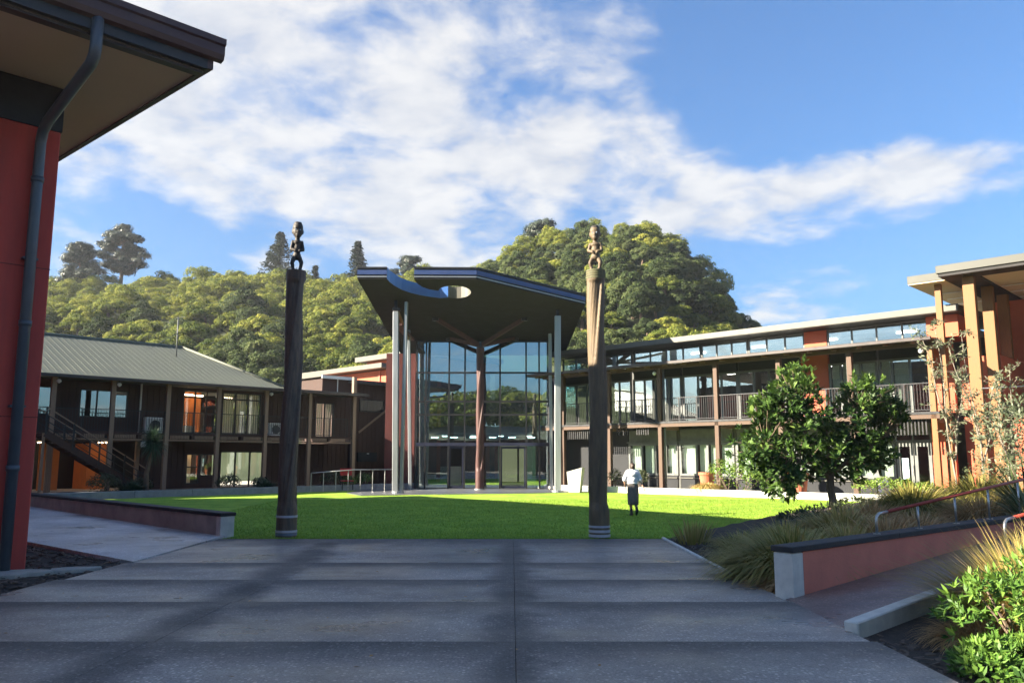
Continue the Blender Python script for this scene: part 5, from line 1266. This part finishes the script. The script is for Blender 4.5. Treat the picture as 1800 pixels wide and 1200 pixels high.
leafy('leafy_shrub', 'bright green leafy shrub filling the lower right corner', 4.35, 6.9, .0, [(-.1, .2, .38, .62, .55, .42), (.55, .4, .50, .7, .6, .5), (.3, -.4, .30, .7, .6, .34), (-.45, -.25, .14, .4, .4, .2), (1.2, .1, .5, .7, .7, .5)], 1500, .085, .024, 'shrub_leaf', tone=.45, rosette=6)
leafy('leafy_shrub', 'low dark green shrub creeping over the paving edge at the bottom right', 3.75, 6.55, .0, [(0, 0, .08, .35, .4, .16), (.2, -.5, .1, .4, .4, .18)], 160, .085, .03, 'shrub_leaf', tone=.25, rosette=6)
def bronze():
    L = Leaf(); n = 3; L.blades(np.zeros((n, 3)) + nr.normal(0, .02, (n, 3)), np.array([[-.7, -.6, .35], [-.9, -.1, .5], [.3, -.8, .5]]), np.array([.42, .36, .3]), np.array([.075, .07, .06]), np.full(n, .4), np.array([.5, .6, .5]), 4)
    o = put('dry_leaf', L.mesh('dry_leaf', 'bronze_leaf'), None, (4.12, 6.3, .42)); tag(o, 'dry bronze coloured strap leaf lying in the bright green shrub', 'leaf')
bronze()
leafy('low_shrub', 'low dark ground cover at the foot of the broad leaved tree', 8.0, 20.6, .22, [(0, 0, .12, 1.2, .6, .25), (.9, .8, .2, .6, .5, .35), (-1.0, -.3, .05, .6, .4, .2)], 420, .10, .04, 'dark_shrub', tone=.5, rosette=4)
G2 = 'shrubs along the right building'
def rshrub(name, label, lx, ly, lobes, n, ll, lw, m, **k): return leafy(name, label, *R2W(lx, ly), .34, lobes, n, ll, lw, m, group=G2, rot=RA, **k)
rshrub('leafy_shrub', 'tall yellow green shrub left of the broad leaved tree', 6.9, -.45, [(-.5, 0, .75, .7, .4, .65), (.35, 0, .6, .7, .4, .6), (1.1, 0, .5, .6, .4, .5)], 1100, .13, .055, 'hedge_leaf', tone=.5)
rshrub('clipped_hedge', 'low bright green hedge below the corner post', 13.6, -.5, [(-1.1, 0, .3, .5, .4, .33), (-.4, 0, .36, .55, .4, .38), (.3, 0, .33, .55, .4, .36), (1.0, 0, .26, .55, .4, .3)], 1300, .12, .05, 'hedge_leaf', tone=.6)
rshrub('dark_bush', 'round dark bush behind the walking person', 1.95, -.3, [(0, 0, .42, .5, .4, .5)], 500, .11, .05, 'dark_shrub', tone=.4)
rshrub('dark_bush', 'small dark bush beside the first verandah post', .35, -.1, [(0, 0, .4, .35, .35, .5)], 320, .11, .05, 'dark_shrub', tone=.5)
tussock('round golden tussock ball beside the terracotta pot', *R2W(5.65, -.45), .34, 1300, .62, .9, .9, 'tussock', .78, group=G2, spread=.22, w=.016)
G3 = 'dark bushes in the bed before the left building'
for lb, lx, ly, s, m, tn in (('round dark bush at the foot of the stair', -12.0, -3.6, .75, 'dark_shrub', .4), ('small round dark bush left of the cabbage tree trunk', -10.2, -2.9, .55, 'dark_shrub', .3), ('round dark bush in front of the small ground floor window', -6.0, -2.6, .62, 'dark_shrub', .35),
                             ('dark bush between the window and the dark carved pole', -4.2, -2.4, .5, 'dark_shrub', .45), ('purple brown round bush just right of the dark carved pole', -.35, -2.8, .72, 'dark_shrub', .2), ('light green shrub before the brown link block', 1.6, -2.9, .6, 'hedge_leaf', .1), ('second light green shrub under the thin steel handrail', .75, -2.7, .45, 'hedge_leaf', .2)):
    leafy('dark_bush', lb, *L2W(lx, ly), .22, [(0, 0, .5 * s, .95 * s, .9 * s, .75 * s)], int(520 * s / .6), .12, .05, m, group=G3, tone=tn)
for lb, lx, ly, s in (('low grassy clump left of the cabbage tree', -11.1, -4.2, .7), ('low grassy clump under the glazed balcony doors', -5.1, -4.4, .6)):
    tussock(lb, *L2W(lx, ly), .22, 500, s, 1.0, .5, 'cabbage_leaf', .4, group=G3, spread=.12, w=.02)
def cabbage_tree():
    x, y = -15.75, 35.6; z = .2
    t = thing('cabbage_tree', 'cabbage tree with a spiky round head in front of the left balcony', 'tree', (x, y, z))
    MB().tube([(.0, 0, -.1), (-.05, 0, .9), (.12, 0, 1.7), (.2, 0, 2.1)], [.13, .10, .085, .08], 9).build('trunk', 'bark', t, smooth=True)
    L = Leaf()
    for c, n, ln in (((.2, 0, 2.2), 420, .85), ((.0, .1, 2.35), 320, .8)):
        d = rdir(n); d[:, 2] = d[:, 2] * .9 + .25; L.blades(np.tile(np.array(c), (n, 1)) + d * .05, d, ln * nr.uniform(.7, 1.05, n), np.full(n, .035), nr.uniform(.1, .5, n), np.clip(nr.normal(.45, .2, n), 0, 1), 4)
    put('leaf_head', L.mesh('leaf_head', 'cabbage_leaf'), t)
cabbage_tree()
def flax(label, x, y, z, n, ln, tone, w=.05, m='flax_leaf'):
    a = nr.uniform(0, 6.283, n); k = nr.random(n) ** .5; d = np.stack([np.cos(a) * k * .9, np.sin(a) * k * .9, .55 + nr.random(n) * .8], 1)
    L = Leaf(); L.blades(np.stack([np.cos(a) * .12, np.sin(a) * .12, np.zeros(n)], 1), d, ln * nr.uniform(.6, 1.1, n), np.full(n, w), nr.uniform(.25, .7, n), np.clip(nr.normal(tone, .2, n), 0, 1), 6)
    o = put('flax_bush', L.mesh('flax_bush', m), None, (x, y, z)); tag(o, label, 'shrub', 'flax bushes at the right edge')
flax('large strap leaved flax at the right frame edge above the ramp rail', 9.15, 14.5, .5, 190, 1.7, .5, .045)
flax('drooping green flax behind the large one at the right edge', 10.2, 16.4, .6, 170, 1.9, .4, .05)
leafy('olive_bush', 'tall brownish olive bush filling the right frame edge below the columns', 11.0, 17.6, .6, [(0, 0, 1.5, 1.0, .9, .9), (.8, .3, 1.9, 1.0, .9, 1.0), (.5, -.2, .9, 1.0, .8, .7)], 1500, .12, .04, 'olive_leaf', tone=.35, rosette=2)
def slender(label, x, y, h, lean, seed):
    z = bed_z(x, y); t = thing('young_tree', label, 'tree', (x, y, z), 0, 'slender young trees before the timber columns'); r = random.Random(seed)
    tr = MB(); L = Leaf(); stems = [((0, 0, -.1), (lean * .3, 0, h * .45), (lean, 0, h)), ((0, 0, h * .3), (lean * .2 - .25, .1, h * .6), (lean - .45, 0, h * .93)), ((0, 0, h * .2), (.25, 0, h * .4), (.45, 0, h * .68))]
    for a, b, c in stems:
        pts = [tuple(np.array(a) * (1 - k) ** 2 + 2 * np.array(b) * k * (1 - k) + np.array(c) * k * k + np.array([math.sin(k * 9 + seed) * .05, 0, 0])) for k in np.linspace(0, 1, 9)]
        tr.tube(pts, [.035 * (1 - .8 * i / 8) for i in range(9)], 6)
        for i in range(2, 9):
            for q in range(r.randint(3, 5)):
                p = np.array(pts[i]); e = p + np.array([r.uniform(-.42, .42), r.uniform(-.3, .3), r.uniform(-.05, .35)]); tr.bar(tuple(p), tuple(e), .009)
                m = r.randint(9, 15); k = nr.random((m, 1)); pp = p * (1 - k) + e * k + rdir(m) * .06
                L.leaves(pp, rdir(m) + np.array([0, -.3, .5]), nr.uniform(.10, .17, m), nr.uniform(.035, .055, m), np.clip(nr.normal(.5, .22, m), 0, 1), fold=.15)
    tr.build('trunk', 'bark_pale', t, smooth=True); put('crown', L.mesh('young_crown', 'olive_leaf'), t)
slender('slender young tree with grey green leaves left of the tall columns', 14.3, 26.6, 5.6, -.3, 1); slender('slender young tree in front of the first tall column', 14.9, 25.9, 5.2, -.45, 4); slender('shorter young tree right of the first tall column', 14.7, 24.4, 3.9, .35, 8)
leafy('dark_bush', 'dark leafy bush between the tall column feet', 14.6, 25.2, .6, [(0, 0, .5, .8, .7, .6), (.9, -.3, .5, .8, .7, .6)], 700, .12, .05, 'dark_shrub', tone=.5)
def lawn_blades():
    n = 110000; x = nr.uniform(-9, 11, n); y = 18.10 + nr.random(n) ** 1.7 * 14; ok = (x + (y - 18.7) * 1.02 > -6.2) & (y > 18.12 + (x - 3.25) * 1.2) | ((y < 18.3) & (x > -6.3) & (x < 4.2)); x, y = x[ok], y[ok]; n = len(x)
    z = .15 * np.clip((y - 19) / 13, 0, 1) ** 2 * (3 - 2 * np.clip((y - 19) / 13, 0, 1)) - .005
    e = 2600; x = np.concatenate([x, nr.uniform(-6.2, 3.2, e)]); y = np.concatenate([y, 18.11 + np.abs(nr.normal(0, .035, e))]); z = np.concatenate([z, np.zeros(e)]); n += e
    a = nr.uniform(0, 6.283, n); d = np.stack([np.cos(a) * .5, np.sin(a) * .5, np.ones(n)], 1)
    L = Leaf(); L.blades(np.stack([x, y, z], 1), d, nr.uniform(.035, .085, n), np.full(n, .016), np.full(n, .3), np.clip(nr.normal(.45, .2, n), 0, 1), 2)
    put('lawn_grass', L.mesh('lawn_grass', 'grass_blade'), None, kind='stuff')
lawn_blades()
def litter():
    L = Leaf(); n = 46; x = nr.uniform(-6, 3.2, n); y = nr.uniform(5.6, 13.5, n)
    edges = np.array([18.11, 13.8, 11.7, 9.75, 7.55, 5.5, 3.5]); k = np.array([np.sum(edges > q) for q in y]); z = .03 * k - .012 + .006
    L.leaves(np.stack([x, y, z], 1), np.array([[0, 0, 1.]]) + rdir(n) * .3, nr.uniform(.03, .07, n), nr.uniform(.012, .03, n), nr.random(n), fold=.2)
    put('fallen_leaves', L.mesh('fallen_leaves', 'tussock_rust'), None, kind='stuff')
litter()

# ------------------------------------------------------------------ person walking away over the lawn
def person():
    x, y = 3.62, 24.75
    t = thing('person', 'person in a white blouse and dark skirt walking away across the lawn', 'person', (x, y, lawn_z(x, y)), .06); t.scale = (.93, .93, .93)
    pr = [('c', (-.085, .0, .88), (-.075, .05, .47), .095, .062), ('c', (-.075, .05, .47), (-.06, .02, .10), .058, .036), ('c', (-.06, -.02, .06), (-.06, .14, .045), .042, .03),
          ('c', (.085, 0, .88), (.075, -.02, .48), .095, .062), ('c', (.075, -.02, .48), (.07, -.20, .16), .058, .036), ('c', (.07, -.235, .135), (.07, -.12, .045), .04, .03),
          ('e', (0, 0, .93), (.165, .115, .13)), ('e', (0, .01, 1.10), (.135, .10, .16)), ('e', (0, .01, 1.28), (.165, .11, .14)), ('c', (-.13, .0, 1.37), (.13, .0, 1.37), .06, .06),
          ('c', (0, .0, 1.38), (0, .02, 1.49), .05, .048), ('e', (0, .025, 1.555), (.072, .088, .10)), ('e', (0, .105, 1.545), (.012, .022, .02)), ('e', (0, .07, 1.50), (.045, .035, .03)),
          ('e', (-.073, .02, 1.55), (.014, .018, .03)), ('e', (.073, .02, 1.55), (.014, .018, .03)),
          ('c', (.17, 0, 1.36), (.235, -.03, 1.10), .050, .038), ('c', (.235, -.03, 1.10), (.325, -.10, .875), .036, .024), ('e', (.345, -.115, .825), (.020, .028, .045), .3, 'Y'),
          ('c', (-.17, 0, 1.36), (-.255, .03, 1.11), .050, .038), ('c', (-.255, .03, 1.11), (-.225, .13, .90), .036, .024), ('e', (-.22, .14, .85), (.020, .028, .045))]
    for sg, cx, cy, cz in ((1, .352, -.118, .80), (-1, -.218, .145, .815)):
        for q, ln in enumerate((.055, .068, .064, .05)):
            yy = cy + (q - 1.5) * .016; pr.append(('c', (cx, yy, cz), (cx + sg * .012, yy, cz - ln * .6), .0095, .0085)); pr.append(('c', (cx + sg * .012, yy, cz - ln * .6), (cx + sg * .004, yy + .008, cz - ln), .0085, .0075))
        pr.append(('c', (cx - sg * .006, cy + .02, cz + .04), (cx - sg * .004, cy + .048, cz + .0), .011, .009))
    put('body', fused('body', pr, .0105, 'skin', 2), t)
    bl = [('e', (0, .005, 1.30), (.215, .145, .15)), ('e', (0, .0, 1.12), (.19, .14, .17)), ('c', (-.15, 0, 1.385), (.15, 0, 1.385), .072, .072), ('c', (0, 0, 1.39), (0, .01, 1.43), .075, .062),
          ('c', (.16, 0, 1.36), (.238, -.025, 1.13), .078, .075), ('c', (-.16, 0, 1.36), (-.258, .025, 1.14), .078, .075), ('e', (0, -.0, 1.02), (.185, .14, .05))]
    put('blouse', fused('blouse', bl, .014, 'cloth_white', 2), t)
    v = []; f = []; n = 36; lev = [(1.03, .15, .112, 0), (.96, .168, .125, 0), (.86, .182, .138, 0), (.74, .185, .15, .006), (.6, .178, .17, .012), (.46, .168, .185, .018), (.34, .165, .19, .022), (.335, .155, .18, .022), (.5, .15, .15, 0)]
    for (z, rx, ry, w) in lev:
        for i in range(n):
            a = 2 * math.pi * i / n; k = 1 + w * 3.2 * math.sin(a * 7 + z * 3); v.append((rx * k * math.cos(a), -.03 * (1.03 - z) + ry * k * math.sin(a), z))
    for j in range(len(lev) - 1):
        for i in range(n): f.append((j * n + i, j * n + (i + 1) % n, (j + 1) * n + (i + 1) % n, (j + 1) * n + i))
    s = MB(); s.v = v; s.f = f; s.build('skirt', 'cloth_dark', t, smooth=True)
    put('hair', fused('hair', [('e', (0, .0, 1.585), (.086, .092, .088)), ('e', (0, -.045, 1.53), (.075, .055, .07)), ('e', (0.01, -.09, 1.58), (.042, .035, .042)), ('c', (-.07, 0, 1.56), (-.065, -.02, 1.49), .025, .015), ('c', (.07, 0, 1.56), (.065, -.02, 1.49), .025, .015)], .010, 'hair', 1), t)
    put('shoe', fused('shoe', [('c', (-.06, -.03, .05), (-.06, .15, .04), .050, .036), ('c', (-.06, -.02, .06), (-.06, .005, .19), .050, .047), ('b', (-.06, .06, .012), (.08, .25, .024))], .010, 'boot', 1), t)
    put('shoe', fused('shoe', [('c', (.07, -.245, .145), (.07, -.13, .045), .050, .036), ('c', (.07, -.235, .15), (.07, -.20, .25), .050, .047), ('c', (.07, -.13, .04), (.07, -.09, .03), .034, .026)], .010, 'boot', 1), t)
person()
def parked_cars():
    def car(label, x, y, r):
        t = thing('parked_car', label, 'car', (x, y, -.02), r, 'cars seen beyond the buildings')
        b = MB(); prof = [(-2.1, .35), (-2.1, .75), (-1.9, .9), (-1.2, .95), (-.6, 1.42), (.9, 1.45), (1.7, .98), (2.1, .9), (2.15, .35)]; n = len(prof)
        for yy in (-.85, .85): b.v += [(px, yy * (.86 if pz > 1.2 else 1), pz) for px, pz in prof]
        b.f = [(i, (i + 1) % n, n + (i + 1) % n, n + i) for i in range(n)] + [tuple(reversed(range(n))), tuple(range(n, 2 * n))]; b.build('body', 'car_paint', t, bevel=.04)
        for sx in (-1.3, 1.35):
            for sy in (-.8, .8): MB().tube([(sx, sy - .1, .33), (sx, sy + .1, .33)], .33, 16).build('wheel', 'tyre', t)
        for sy in (-.80, .80): MB().add([(-1.0, sy, .98), (1.5, sy, .98), (.85, sy * .93, 1.36), (-.55, sy * .93, 1.36)], [(0, 1, 2, 3)]).build('window', 'steel_dark', t)
    c, s = math.cos(LA), math.sin(LA)
    car('silver car parked beyond the open undercroft at the left', *L2W(-16.2, 16), LA); car('pale grey car parked beyond the undercroft by the stair', *L2W(-9.8, 17), LA)
parked_cars()

# ------------------------------------------------------------------ air
def haze():
    b = box(-260, 260, -80, 330, -1.5, 75).build('haze', None, kind='stuff')
    m = bpy.data.materials.new('haze'); m.use_nodes = True; nt = m.node_tree; nt.nodes.clear()
    out = N(nt, 'ShaderNodeOutputMaterial'); v = N(nt, 'ShaderNodeVolumePrincipled'); v.inputs['Color'].default_value = (.92, .95, 1, 1); v.inputs['Density'].default_value = .00028; v.inputs['Anisotropy'].default_value = .3
    nt.links.new(v.outputs[0], out.inputs['Volume']); b.data.materials.append(m)
haze()
